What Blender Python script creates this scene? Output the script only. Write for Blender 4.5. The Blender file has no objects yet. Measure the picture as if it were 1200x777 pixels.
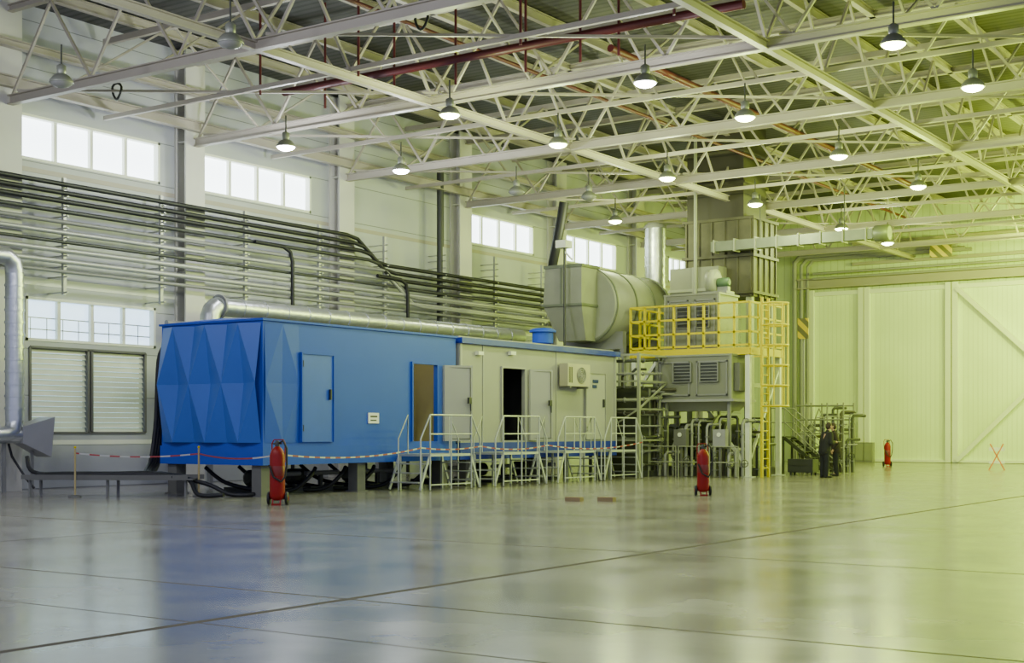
import bpy, math, random
from mathutils import Vector, Matrix
random.seed(4)
TH=math.radians(34.5); S=math.sin(TH); C=math.cos(TH); CZ=1.5; F=1600.0; HY=505.0
def ray(px,py):
    u=(px-600)/F; v=(HY-py)/F
    return (-S+C*u, C+S*u, v)
def onX(px,py,X):
    r=ray(px,py); t=X/r[0]; return Vector((X,r[1]*t,CZ+r[2]*t))
def onY(px,py,Y):
    r=ray(px,py); t=Y/r[1]; return Vector((r[0]*t,Y,CZ+r[2]*t))
def onZ(px,py,Z):
    r=ray(px,py); t=(Z-CZ)/r[2]; return Vector((r[0]*t,r[1]*t,Z))
# ------------------------------------------------------------ materials
MATS={}
def mat(name,col,rough=0.5,metal=0.0,var=0.12,scale=1.5,bump=0.0,emit=None,estr=0.0,spec=None):
    if name in MATS: return MATS[name]
    m=bpy.data.materials.new(name); m.use_nodes=True; nt=m.node_tree; b=nt.nodes["Principled BSDF"]
    b.inputs["Roughness"].default_value=rough; b.inputs["Metallic"].default_value=metal
    if spec is not None: b.inputs["Specular IOR Level"].default_value=spec
    g=nt.nodes.new("ShaderNodeNewGeometry"); n=nt.nodes.new("ShaderNodeTexNoise")
    n.inputs["Scale"].default_value=scale; n.inputs["Detail"].default_value=4
    nt.links.new(g.outputs["Position"],n.inputs["Vector"])
    mx=nt.nodes.new("ShaderNodeMix"); mx.data_type='RGBA'
    mx.inputs[6].default_value=(*[c*(1-var) for c in col],1); mx.inputs[7].default_value=(*[min(1,c*(1+var)) for c in col],1)
    nt.links.new(n.outputs["Fac"],mx.inputs[0]); nt.links.new(mx.outputs[2],b.inputs["Base Color"])
    if bump>0:
        bp=nt.nodes.new("ShaderNodeBump"); bp.inputs["Strength"].default_value=bump; bp.inputs["Distance"].default_value=0.02
        nt.links.new(n.outputs["Fac"],bp.inputs["Height"]); nt.links.new(bp.outputs["Normal"],b.inputs["Normal"])
    if emit:
        b.inputs["Emission Color"].default_value=(*emit,1); b.inputs["Emission Strength"].default_value=estr
    MATS[name]=m; return m
def ribmat(name,col,axis,period,width,dark,rough=0.5,metal=0.0,axis2=None,period2=1,width2=0.1,bump=0.6):
    m=bpy.data.materials.new(name); m.use_nodes=True; nt=m.node_tree; b=nt.nodes["Principled BSDF"]
    b.inputs["Roughness"].default_value=rough; b.inputs["Metallic"].default_value=metal
    g=nt.nodes.new("ShaderNodeNewGeometry"); sp=nt.nodes.new("ShaderNodeSeparateXYZ"); nt.links.new(g.outputs["Position"],sp.inputs[0])
    def line(ax,per,w):
        d=nt.nodes.new("ShaderNodeMath"); d.operation='DIVIDE'; d.inputs[1].default_value=per; nt.links.new(sp.outputs[ax],d.inputs[0])
        f=nt.nodes.new("ShaderNodeMath"); f.operation='FRACT'; nt.links.new(d.outputs[0],f.inputs[0])
        l=nt.nodes.new("ShaderNodeMath"); l.operation='LESS_THAN'; l.inputs[1].default_value=w; nt.links.new(f.outputs[0],l.inputs[0]); return l
    l=line(axis,period,width); out=l.outputs[0]
    if axis2 is not None:
        l2=line(axis2,period2,width2); mm=nt.nodes.new("ShaderNodeMath"); mm.operation='MAXIMUM'
        nt.links.new(out,mm.inputs[0]); nt.links.new(l2.outputs[0],mm.inputs[1]); out=mm.outputs[0]
    n=nt.nodes.new("ShaderNodeTexNoise"); n.inputs["Scale"].default_value=0.7; n.inputs["Detail"].default_value=5; nt.links.new(g.outputs["Position"],n.inputs["Vector"])
    m1=nt.nodes.new("ShaderNodeMix"); m1.data_type='RGBA'; m1.inputs[6].default_value=(*[c*0.88 for c in col],1); m1.inputs[7].default_value=(*[min(1,c*1.1) for c in col],1)
    nt.links.new(n.outputs["Fac"],m1.inputs[0])
    m2=nt.nodes.new("ShaderNodeMix"); m2.data_type='RGBA'; m2.inputs[7].default_value=(*[c*dark for c in col],1)
    nt.links.new(m1.outputs[2],m2.inputs[6]); nt.links.new(out,m2.inputs[0]); nt.links.new(m2.outputs[2],b.inputs["Base Color"])
    bp=nt.nodes.new("ShaderNodeBump"); bp.invert=True; bp.inputs["Strength"].default_value=bump; bp.inputs["Distance"].default_value=0.03
    nt.links.new(out,bp.inputs["Height"]); nt.links.new(bp.outputs["Normal"],b.inputs["Normal"])
    MATS[name]=m; return m
CREAM=mat("cream_steel",(0.37,0.335,0.275),0.5,var=0.08)
WALLM=ribmat("wall_panels",(0.42,0.435,0.445),2,1.2,0.02,0.5,0.5)
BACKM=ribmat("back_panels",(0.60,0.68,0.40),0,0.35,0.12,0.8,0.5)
DECK=ribmat("roof_deck",(0.05,0.048,0.048),1,0.28,0.4,0.4,0.6)
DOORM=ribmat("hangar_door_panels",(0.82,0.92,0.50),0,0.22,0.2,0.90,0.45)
BLUE=mat("blue_paint",(0.026,0.125,0.50),0.42,var=0.10,scale=1.2)
BLUE2=mat("blue_paint_bright",(0.016,0.078,0.50),0.5,var=0.06,spec=0.3)
DBLUE=mat("deep_blue_paint",(0.008,0.03,0.36),0.45)
GREYP=mat("grey_beige_paint",(0.30,0.295,0.30),0.5,var=0.07)
GREY2=mat("grey_green_paint",(0.26,0.27,0.20),0.5,var=0.18)
OLIVE=ribmat("olive_stack_panels",(0.042,0.038,0.024),2,1.4,0.04,0.5,0.5,0.2)
OLIVE2=mat("weathered_olive_metal",(0.072,0.067,0.038),0.6,0.2,var=0.5,scale=2)
DULLM=mat("dull_galvanised",(0.16,0.18,0.12),0.45,0.3,var=0.25,scale=3)
OLIVED=mat("dark_olive_pipe",(0.05,0.055,0.033),0.5,var=0.3)
PGREY=mat("pipe_grey",(0.22,0.22,0.21),0.45,var=0.1)
LGREY=mat("conduit_light_grey",(0.38,0.38,0.37),0.4,0.3,var=0.1)
YEL=mat("safety_yellow",(0.66,0.53,0.0),0.5,var=0.05,spec=0.15)
RED=mat("red_paint",(0.26,0.005,0.004),0.4,var=0.1,spec=0.3)
REDP=mat("red_oxide_pipe",(0.09,0.007,0.010),0.5,var=0.1)
SILV=mat("aluminium_cladding",(0.60,0.62,0.63),0.32,0.8,var=0.14,scale=5,bump=0.6)
ALU=mat("aluminium_rail",(0.50,0.51,0.49),0.4,0.4,var=0.05)
BLK=mat("black_rubber",(0.010,0.010,0.012),0.55)
DARK=mat("dark_steel",(0.035,0.037,0.035),0.5)
DGREY=mat("concrete_leg",(0.14,0.14,0.125),0.7)
WHITE=mat("white_paint",(0.78,0.80,0.66),0.5,var=0.04)
DOORP=mat("pale_door_paint",(0.37,0.365,0.36),0.5,var=0.05)
INT=mat("cabin_interior",(0.40,0.36,0.19),0.6)
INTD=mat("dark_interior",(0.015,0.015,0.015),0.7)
WOOD=mat("raw_timber",(0.34,0.25,0.11),0.8,scale=6)
GLASS=mat("daylight_frosted_glass",(0.8,0.85,0.9),0.3,emit=(0.80,0.90,1.0),estr=6.0)
GLASS2=mat("daylight_clear_glass",(0.5,0.6,0.7),0.2,emit=(0.55,0.76,1.0),estr=2.6)
LOUV=mat("louvre_slats",(0.60,0.62,0.46),0.45,metal=0.1)
LAMPG=mat("lamp_glow_warm_green",(1,1,0.8),0.3,emit=(0.90,1.0,0.45),estr=30)
LAMPW=mat("lamp_glow_white",(1,1,1),0.3,emit=(1,0.97,0.98),estr=50)
LSH=mat("lamp_shade_paint",(0.20,0.21,0.17),0.4,0.3)
SKIN=mat("skin",(0.50,0.30,0.21),0.5); HAIR=mat("hair_brown",(0.04,0.025,0.018),0.7)
JKT=mat("black_jacket_cloth",(0.010,0.010,0.013),0.8); JKT2=mat("dark_brown_jacket_cloth",(0.02,0.014,0.012),0.8)
TRS=mat("dark_trouser_cloth",(0.010,0.011,0.016),0.85); PAPER=mat("paper",(0.8,0.8,0.78),0.7)
SIGNB=mat("blue_sign",(0.02,0.04,0.16),0.4)
ORG=mat("orange_plastic",(0.75,0.2,0.06),0.5)
def stripes(name,c1,c2,per,sx=1,sy=1,sz=0):
    m=bpy.data.materials.new(name); m.use_nodes=True; nt=m.node_tree; b=nt.nodes["Principled BSDF"]; b.inputs["Roughness"].default_value=0.45
    g=nt.nodes.new("ShaderNodeNewGeometry"); d=nt.nodes.new("ShaderNodeVectorMath"); d.operation='DOT_PRODUCT'; d.inputs[1].default_value=(sx/per,sy/per,sz/per)
    nt.links.new(g.outputs["Position"],d.inputs[0]); f=nt.nodes.new("ShaderNodeMath"); f.operation='FRACT'; nt.links.new(d.outputs["Value"],f.inputs[0])
    l=nt.nodes.new("ShaderNodeMath"); l.operation='LESS_THAN'; l.inputs[1].default_value=0.5; nt.links.new(f.outputs[0],l.inputs[0])
    mx=nt.nodes.new("ShaderNodeMix"); mx.data_type='RGBA'; mx.inputs[6].default_value=(*c1,1); mx.inputs[7].default_value=(*c2,1)
    nt.links.new(l.outputs[0],mx.inputs[0]); nt.links.new(mx.outputs[2],b.inputs["Base Color"]); return m
TAPE=stripes("red_white_tape",(0.5,0.5,0.48),(0.34,0.04,0.04),0.4,0.3,1.0)
HAZ=stripes("yellow_hazard",(0.70,0.52,0.02),(0.16,0.15,0.07),0.5,1,0,1)
def floor_mat():
    m=bpy.data.materials.new("polished_concrete"); m.use_nodes=True; nt=m.node_tree; b=nt.nodes["Principled BSDF"]
    g=nt.nodes.new("ShaderNodeNewGeometry"); sp=nt.nodes.new("ShaderNodeSeparateXYZ"); nt.links.new(g.outputs["Position"],sp.inputs[0])
    def M(op,a,bv=None,cl=False):
        n=nt.nodes.new("ShaderNodeMath"); n.operation=op; n.use_clamp=cl
        if isinstance(a,(int,float)): n.inputs[0].default_value=a
        else: nt.links.new(a,n.inputs[0])
        if bv is not None:
            if isinstance(bv,(int,float)): n.inputs[1].default_value=bv
            else: nt.links.new(bv,n.inputs[1])
        return n.outputs[0]
    tot=None
    for ax,pos,w in ((0,-8.1,0.05),(0,-16.2,0.018),(0,0.5,0.03),(1,9.2,0.022),(1,14.8,0.03),(1,20.6,0.015),(1,7.4,0.014),(1,30.0,0.015),(1,40,0.015)):
        l=M('LESS_THAN',M('ABSOLUTE',M('SUBTRACT',sp.outputs[ax],pos)),w)
        tot=l if tot is None else M('MAXIMUM',tot,l)
    n=nt.nodes.new("ShaderNodeTexNoise"); n.inputs["Scale"].default_value=0.4; n.inputs["Detail"].default_value=8; n.inputs["Roughness"].default_value=0.6
    nt.links.new(g.outputs["Position"],n.inputs["Vector"])
    r=nt.nodes.new("ShaderNodeValToRGB"); r.color_ramp.elements[0].position=0.3; r.color_ramp.elements[0].color=(0.205,0.19,0.178,1)
    r.color_ramp.elements[1].position=0.7; r.color_ramp.elements[1].color=(0.27,0.255,0.24,1); nt.links.new(n.outputs["Fac"],r.inputs[0])
    mx=nt.nodes.new("ShaderNodeMix"); mx.data_type='RGBA'; mx.inputs[7].default_value=(0.055,0.035,0.018,1)
    nt.links.new(r.outputs[0],mx.inputs[6]); nt.links.new(tot,mx.inputs[0]); nt.links.new(mx.outputs[2],b.inputs["Base Color"])
    n2=nt.nodes.new("ShaderNodeTexNoise"); n2.inputs["Scale"].default_value=0.8; n2.inputs["Detail"].default_value=6; n2.inputs["Roughness"].default_value=0.55; nt.links.new(g.outputs["Position"],n2.inputs["Vector"])
    mr=nt.nodes.new("ShaderNodeMapRange"); mr.inputs[1].default_value=0.3; mr.inputs[2].default_value=0.7; mr.inputs[3].default_value=0.14; mr.inputs[4].default_value=0.23; nt.links.new(n2.outputs["Fac"],mr.inputs[0])
    rm=M('MAXIMUM',mr.outputs[0],M('MULTIPLY',tot,0.8)); nt.links.new(rm,b.inputs["Roughness"])
    b.inputs["Specular IOR Level"].default_value=0.45
    return m
FLOOR=floor_mat()
# ------------------------------------------------------------ mesh builder
class MB:
    def __init__(s): s.v=[]; s.f=[]; s.sm=[]; s.vg=[]; s.gid=0; s.hold=False
    def add(s,vs,fs,sm=False):
        if not s.hold: s.gid+=1
        o=len(s.v); s.v+= [Vector(v) for v in vs]; s.vg+=[s.gid]*len(vs); s.f+=[tuple(i+o for i in f) for f in fs]; s.sm+=[sm]*len(fs); return s
    def pieces(s):
        out=[]
        for g in range(1,s.gid+1):
            idx=[i for i,k in enumerate(s.vg) if k==g]
            if not idx: continue
            mp={i:j for j,i in enumerate(idx)}; m=MB(); m.v=[s.v[i] for i in idx]
            for f,sm in zip(s.f,s.sm):
                if f[0] in mp: m.f.append(tuple(mp[i] for i in f)); m.sm.append(sm)
            out.append(m)
        return out
    def box(s,a,b):
        x0,x1=sorted((a[0],b[0])); y0,y1=sorted((a[1],b[1])); z0,z1=sorted((a[2],b[2]))
        return s.add([(x0,y0,z0),(x1,y0,z0),(x1,y1,z0),(x0,y1,z0),(x0,y0,z1),(x1,y0,z1),(x1,y1,z1),(x0,y1,z1)],
          [(0,3,2,1),(4,5,6,7),(0,1,5,4),(1,2,6,5),(2,3,7,6),(3,0,4,7)])
    def beam(s,p,q,w,h=None):
        h=h or w; p=Vector(p); q=Vector(q); d=(q-p).normalized()
        up=Vector((0,0,1)) if abs(d.z)<0.95 else Vector((1,0,0))
        a=d.cross(up).normalized(); c=a.cross(d).normalized()
        vs=[e+a*(i*w/2)+c*(j*h/2) for e in (p,q) for i,j in ((-1,-1),(1,-1),(1,1),(-1,1))]
        return s.add(vs,[(0,1,2,3),(7,6,5,4),(0,4,5,1),(1,5,6,2),(2,6,7,3),(3,7,4,0)])
    def ibeam(s,p,q,w,h,t=0.03):
        p=Vector(p);q=Vector(q);z=Vector((0,0,1))
        s.beam(p+z*(h/2-t/2),q+z*(h/2-t/2),w,t); s.beam(p-z*(h/2-t/2),q-z*(h/2-t/2),w,t); s.beam(p,q,t,h-2*t); return s
    def tube(s,pts,r,seg=10,caps=True):
        s.gid+=1; s.hold=True
        pts=[Vector(p) for p in pts]; n=len(pts); rs=r if isinstance(r,(list,tuple)) else [r]*n
        prev=None; vs=[]
        for i,p in enumerate(pts):
            if i==0: d=pts[1]-p
            elif i==n-1: d=p-pts[i-1]
            else: d=(pts[i+1]-p).normalized()+(p-pts[i-1]).normalized()
            d=d.normalized()
            if prev is None:
                up=Vector((0,0,1)) if abs(d.z)<0.9 else Vector((1,0,0)); a=d.cross(up).normalized()
            else: a=(prev-d*prev.dot(d)).normalized()
            prev=a; b=d.cross(a)
            for k in range(seg):
                t=2*math.pi*k/seg; vs.append(p+(a*math.cos(t)+b*math.sin(t))*rs[i])
        fs=[]
        for i in range(n-1):
            for k in range(seg):
                k2=(k+1)%seg; fs.append((i*seg+k,i*seg+k2,(i+1)*seg+k2,(i+1)*seg+k))
        s.add(vs,fs,True)
        if caps:
            s.add(vs[:seg],[tuple(range(seg))[::-1]]); s.add(vs[-seg:],[tuple(range(seg))])
        s.hold=False
        return s
    def lathe(s,c,prof,axis=(0,0,1),seg=24):
        s.gid+=1; s.hold=True
        c=Vector(c); d=Vector(axis).normalized()
        up=Vector((0,0,1)) if abs(d.z)<0.9 else Vector((1,0,0)); a=d.cross(up).normalized(); b=d.cross(a)
        vs=[c+d*z+(a*math.cos(2*math.pi*k/seg)+b*math.sin(2*math.pi*k/seg))*max(r,1e-4) for r,z in prof for k in range(seg)]
        n=len(prof); fs=[(i*seg+k,i*seg+(k+1)%seg,(i+1)*seg+(k+1)%seg,(i+1)*seg+k) for i in range(n-1) for k in range(seg)]
        s.add(vs,fs,True); s.add(vs[:seg],[tuple(range(seg))[::-1]]); s.add(vs[-seg:],[tuple(range(seg))]); s.hold=False; return s
    def ball(s,c,r,seg=14,rings=9):
        r=r if isinstance(r,(tuple,list)) else (r,r,r); c=Vector(c); vs=[]
        for i in range(1,rings):
            t=math.pi*i/rings
            for k in range(seg):
                p=2*math.pi*k/seg; vs.append(c+Vector((r[0]*math.sin(t)*math.cos(p),r[1]*math.sin(t)*math.sin(p),r[2]*math.cos(t))))
        fs=[(i*seg+k,(i+1)*seg+k,(i+1)*seg+(k+1)%seg,i*seg+(k+1)%seg) for i in range(rings-2) for k in range(seg)]
        n=len(vs); vs+=[c+Vector((0,0,r[2])),c-Vector((0,0,r[2]))]
        fs+=[(n,k,(k+1)%seg) for k in range(seg)]; b=(rings-2)*seg; fs+=[(n+1,b+(k+1)%seg,b+k) for k in range(seg)]
        return s.add(vs,fs,True)
    def cap(s,p,q,r0,r1):
        s.ball(p,r0); s.ball(q,r1); return s.tube([p,q],[r0,r1],14)
def obj(name,mb,m,origin=(0,0,0),parent=None):
    me=bpy.data.meshes.new(name); o=Vector(origin)
    me.from_pydata([tuple(v-o) for v in mb.v],[],mb.f); me.update()
    me.polygons.foreach_set("use_smooth",mb.sm)
    me.materials.append(m)
    ob=bpy.data.objects.new(name,me); bpy.context.scene.collection.objects.link(ob)
    if parent: ob.parent=parent
    else: ob.location=o
    return ob
SPLIT={"seam","flange","duct_support","pedestal","drum_cradle","stiffener_rib","cross_brace","knee_brace","cross_beam","hanger","mounting_bracket","edge_beam","plate_line","side_vent","hinge","strut","hub_bolt"}
class Thing:
    def __init__(s,name,label,cat,origin=(0,0,0),group=None):
        s.o=Vector(origin); s.e=bpy.data.objects.new(name,None); s.e.empty_display_size=0.2
        bpy.context.scene.collection.objects.link(s.e); s.e.location=s.o; s.e["label"]=label; s.e["category"]=cat
        if group: s.e["group"]=group
    def part(s,name,mb,m,parent=None,label=None,split=False):
        if (name in SPLIT or split):
            for q in mb.pieces():
                o=obj(name,q,m,s.o,parent or s.e)
            return o
        o=obj(name,mb,m,s.o,parent or s.e)
        if label: o["label"]=label
        return o
def single(name,mb,m,label,cat,origin=(0,0,0),group=None):
    o=obj(name,mb,m,origin); o["label"]=label; o["category"]=cat
    if group: o["group"]=group
    return o
def struct(name,mb,m,parent=None,origin=(0,0,0)):
    o=obj(name,mb,m,origin,parent); 
    if not parent: o["kind"]="structure"
    return o
def copy_tree(src,loc,rot=None,parent=None):
    n=src.copy(); bpy.context.scene.collection.objects.link(n)
    if parent is None:
        n.location=loc
        if rot is not None: n.rotation_euler=rot
    else: n.parent=parent
    for c in src.children: copy_tree(c,None,None,n)
    return n
# ------------------------------------------------------------ room
XW=-30.0; YB=64.4; ZR=12.4
struct("floor",MB().box((-30.3,-6,-0.3),(14,64.7,0)),FLOOR)
wins=[]
ZT=9.62; ZBt=8.45
for a,b in ((22,187),(237,364),(545,625),(658,722),(783,812)):
    wins.append((onX(a,150,XW).y,onX(b,150,XW).y,ZBt,ZT))
low=(onX(30,375,XW).y,onX(182,375,XW).y,3.82,4.95)
lou=(onX(35,450,XW).y,onX(170,450,XW).y,1.45,3.66)
holes=wins+[low,lou]
def gridwall(holes,y0,y1,z0,z1,x):
    ys=sorted({y0,y1,*[h[0] for h in holes],*[h[1] for h in holes]}); zs=sorted({z0,z1,*[h[2] for h in holes],*[h[3] for h in holes]})
    mb=MB()
    for i in range(len(ys)-1):
        for j in range(len(zs)-1):
            cy=(ys[i]+ys[i+1])/2; cz=(zs[j]+zs[j+1])/2
            if any(h[0]<cy<h[1] and h[2]<cz<h[3] for h in holes): continue
            mb.box((x-0.3,ys[i],zs[j]),(x,ys[i+1],zs[j+1]))
    return mb
struct("wall_left",gridwall(holes,10,YB,0,ZR,XW),WALLM)
struct("wall_back",MB().box((XW-0.3,YB,0),(2,YB+0.3,ZR)),BACKM)
struct("ceiling",MB().box((XW-0.3,8,ZR),(6,YB+0.3,ZR+0.25)),DECK)
for i,(y0,y1,z0,z1) in enumerate(wins+[low]):
    g=MB().box((XW-0.2,y0,z0),(XW-0.17,y1,z1))
    w=struct("window_%d"%(i+1),g,GLASS if i<5 else GLASS2)
    fr=MB(); t=0.07
    fr.box((XW-0.22,y0,z0),(XW+0.02,y0+t,z1)).box((XW-0.22,y1-t,z0),(XW+0.02,y1,z1)).box((XW-0.22,y0,z0),(XW+0.02,y1,z0+t)).box((XW-0.22,y0,z1-t),(XW+0.02,y1,z1))
    for k in range(1,4):
        y=y0+(y1-y0)*k/4; fr.box((XW-0.16,y-0.05,z0),(XW-0.05,y+0.05,z1))
    struct("window_frame",fr,WHITE,w)
    if i==5:
        oz=MB()
        for k in range(2): oz.box((XW-0.169,y0,z0+0.3+k*0.3),(XW-0.162,y1,z0+0.33+k*0.3))
        for k in range(9): oz.box((XW-0.169,y0+0.25+k*0.5,z0),(XW-0.162,y0+0.275+k*0.5,z0+0.6))
        struct("window_lattice",oz,LGREY,w)
lv=MB(); y0,y1,z0,z1=lou
nl=16; hs=(z1-z0)/nl
for k in range(nl):
    z=z0+hs*(k+0.5)
    lv.add([(XW-0.10,y0,z+hs*.48),(XW-0.10,y1,z+hs*.48),(XW-0.03,y1,z-hs*.48),(XW-0.03,y0,z-hs*.48),(XW-0.12,y0,z+hs*.46),(XW-0.12,y1,z+hs*.46),(XW-0.05,y1,z-hs*.5),(XW-0.05,y0,z-hs*.5)],[(0,3,2,1),(4,5,6,7),(0,1,5,4),(2,3,7,6),(1,2,6,5),(3,0,4,7)])
w=struct("window_7",MB().box((XW-0.28,y0,z0),(XW-0.26,y1,z1)),GLASS2)
struct("louvre",lv,LOUV,w)
fr=MB()
for y in (y0,(y0+y1)/2-0.06,(y0+y1)/2+0.06,y1): fr.box((XW-0.2,y-0.035,z0),(XW+0.03,y+0.035,z1))
fr.box((XW-0.2,y0,z0-0.03),(XW+0.03,y1,z0+0.03)).box((XW-0.2,y0,z1-0.03),(XW+0.03,y1,z1+0.03))
struct("window_frame",fr,DGREY,w)
CY=[20.9,27.0,33.5,40.0,46.5,53.0,59.5]
COLM=mat("pale_column_paint",(0.56,0.55,0.49),0.5,var=0.06)
for y in CY:
    mb=MB(); mb.box((XW+0.001,y-0.36,0),(XW+0.08,y+0.36,ZR-0.05)).box((XW+0.42,y-0.36,0),(XW+0.48,y+0.36,ZR-0.05)).box((XW+0.08,y-0.04,0),(XW+0.42,y+0.04,ZR-0.05))
    for z in (3.1,6.0,9.7): mb.box((XW+0.08,y-0.3,z),(XW+0.42,y+0.3,z+0.04))
    single("steel_column",mb,COLM,"cream painted steel wall column carrying the roof truss","column",(XW+0.25,y,0),"wall columns")
tn=1
for z,h,m in ((10.15,0.28,CREAM),(11.1,0.2,CREAM),(8.2,0.12,CREAM),(5.35,0.2,WHITE),(1.2,0.12,WHITE)):
    struct("trim_%d"%tn,MB().ibeam((XW+0.62,15,z),(XW+0.62,YB-0.1,z),0.2,h) if z>9 else MB().box((XW+0.001,12,z-h/2),(XW+0.015,YB-0.1,z+h/2)),m); tn+=1
# ------------------------------------------------------------ roof trusses
ZB=9.72; ZTp=12.0; BW=0.062
for y in CY:
    T=Thing("roof_truss","cream steel lattice truss spanning across the hall roof","roof truss",(-16,y,ZB),"cross hall roof trusses")
    T.part("bottom_chord",MB().ibeam((XW+0.5,y,ZB),(-1,y,ZB),0.18,0.24),CREAM)
    T.part("top_chord",MB().ibeam((XW+0.5,y,ZTp),(-1,y,ZTp),0.16,0.18),CREAM)
    x=XW+0.6
    while x<-2:
        T.part("brace",MB().beam((x,y,ZB+0.1),(x+1.5,y,ZTp-0.1),BW),CREAM)
        T.part("brace",MB().beam((x+1.5,y,ZTp-0.1),(x+3.0,y,ZB+0.1),BW),CREAM); x+=3.0
for xx in (-21.0,-12.0,-3.0):
    T=Thing("roof_truss","cream steel lattice truss running the length of the hall","roof truss",(xx,40,ZB),"lengthwise roof trusses")
    T.part("bottom_chord",MB().ibeam((xx,14,ZB-0.02),(xx,YB-0.1,ZB-0.02),0.16,0.2),CREAM)
    T.part("top_chord",MB().ibeam((xx,14,ZTp),(xx,YB-0.1,ZTp),0.16,0.18),CREAM)
    ys=[14.0]+[c for c in CY]+[YB-0.2]
    for a,b in zip(ys[:-1],ys[1:]):
        n=2; st=(b-a)/n
        for k in range(n):
            yy=a+k*st
            T.part("brace",MB().beam((xx,yy,ZB+0.1),(xx,yy+st/2,ZTp-0.1),BW),CREAM)
            T.part("brace",MB().beam((xx,yy+st/2,ZTp-0.1),(xx,yy+st,ZB+0.1),BW),CREAM)
for a,b in zip(CY[:-1],CY[1:]):
    ym=(a+b)/2
    T=Thing("roof_tie_frame","light cream steel cross tie with sloping braces under the roof deck","roof frame",(-16,ym,ZTp),"intermediate roof ties")
    T.part("tie_chord",MB().beam((XW+0.3,ym,ZTp-0.1),(-1,ym,ZTp-0.1),0.12,0.16),CREAM)
    T.part("tie_chord",MB().beam((XW+0.3,ym,ZB+0.15),(-1,ym,ZB+0.15),0.09,0.11),CREAM)
    for x in (-27,-24,-18,-15,-9,-6):
        T.part("brace",MB().beam((x,a,ZB+0.1),(x,ym,ZTp-0.1),0.05),CREAM)
        T.part("brace",MB().beam((x,ym,ZTp-0.1),(x,b,ZB+0.1),0.05),CREAM)
for x in (-28.5,-25.5,-22.5,-19.5,-16.5,-13.5,-10.5,-7.5,-4.5):
    single("roof_purlin",MB().ibeam((x,12,ZTp+0.24),(x,YB-0.1,ZTp+0.24),0.14,0.26),CREAM,"slim cream steel purlin under the corrugated roof deck","purlin",(x,40,ZTp+0.24),"roof purlins")
for i,(a,b) in enumerate(zip(CY[:-1],CY[1:])):
    for x in (-25.0,-16.5,-7.5):
        single("plan_brace",MB().beam((x-4.2,a,ZB+0.2),(x+4.2,b,ZB+0.2),0.06),CREAM,"thin cream diagonal tie between roof trusses","roof tie",(x,(a+b)/2,ZB+0.2),"diagonal roof ties")
def pipe(name,pts,r,m,label,cat,group=None,seg=10):
    c=sum((Vector(p) for p in pts),Vector())/len(pts)
    return single(name,MB().tube(pts,r,seg),m,label,cat,c,group)
pipe("sprinkler_pipe",[(-25,25.9,10.3),(-12,25.9,10.3)],0.1,REDP,"thick red sprinkler main running across the roof trusses","pipe")
pipe("sprinkler_pipe",[(-16,27.3,10.35),(-16,50,10.35)],0.09,REDP,"red sprinkler main running lengthwise under the roof","pipe")
pipe("sprinkler_pipe",[(-20,18,11),(-20,60,11)],0.05,REDP,"thin red sprinkler line under the roof deck","pipe")
pipe("sprinkler_pipe",[(-27,24,10.9),(-8,24,10.9)],0.05,REDP,"thin red sprinkler line under the roof deck","pipe")
for i,(px,py) in enumerate(((381,110),(462,125),(534,95),(616,90),(680,80),(725,30),(790,40),(610,48),(305,105),(420,50))):
    p=onY(px,py,25.9 if i<6 else 24)
    pipe("sprinkler_drop",[(p.x,p.y,9.7),(p.x,p.y,12.38)],0.032,REDP,"short vertical red sprinkler drop pipe","pipe","sprinkler drops",8)
# ------------------------------------------------------------ lamps
def lampbuild(lit,gm,name_lbl):
    T=Thing("high_bay_lamp",name_lbl,"ceiling lamp",(0,0,0),"high bay lamps")
    T.part("hanger",MB().tube([(0,0,0.30),(0,0,0.72)],0.02,8),DARK)
    T.part("ballast_housing",MB().lathe((0,0,0.08),[(0.08,0),(0.1,0.05),(0.1,0.18),(0.05,0.22)]),LSH)
    T.part("lamp_shade",MB().lathe((0,0,-0.10),[(0.25,0),(0.255,0.01),(0.235,0.07),(0.17,0.15),(0.11,0.19),(0.06,0.19),(0.16,0.14),(0.225,0.07),(0.24,0)]),LSH)
    T.part("lens",MB().lathe((0,0,-0.19),[(0.08,0),(0.17,0.03),(0.22,0.07),(0.235,0.11)]),gm if lit else PGREY)
    return T.e
LG=lampbuild(True,LAMPG,"lit bell-shaped high bay lamp glowing yellow-green under the roof truss")
LW=lampbuild(True,LAMPW,"lit bell-shaped high bay lamp glowing white under the roof truss")
LO=lampbuild(False,None,"unlit bell-shaped high bay lamp under the roof truss")
lit=[(onZ(px,py,8.98),k) for px,py,k in [(1047,46,'g'),(1140,97,'g'),(756,92,'w'),(873,133,'g'),(527,130,'g'),(335,168,'w'),(654,165,'g'),(470,196,'w'),(983,179,'g'),(782,205,'g'),(1076,215,'g'),(885,236,'g'),(721,256,'g'),(986,265,'g'),(1040,282,'g'),
     (270,45,'o'),(72,92,'o'),(605,222,'o'),(690,228,'o')]]
lit+=[(Vector(v),'G') for v in ((-13.0,58.5,8.98),(-8.0,58,8.98),(-3,58,8.98),(-8,48,8.98),(-3,48,8.98),(-8,39,8.98),(-3,38,8.98),(2,30,8.98))]  # unseen lamps added out of view to brighten the right side and end wall
lit+=[(Vector(v),'W') for v in ((-24,13.2,8.98),(-19,13.2,8.98),(-13,14,8.98))]  # unseen white lamps added out of view to lift the dark front-left beams
first={'g':LG,'w':LW,'o':LO}; used=set()
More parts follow.
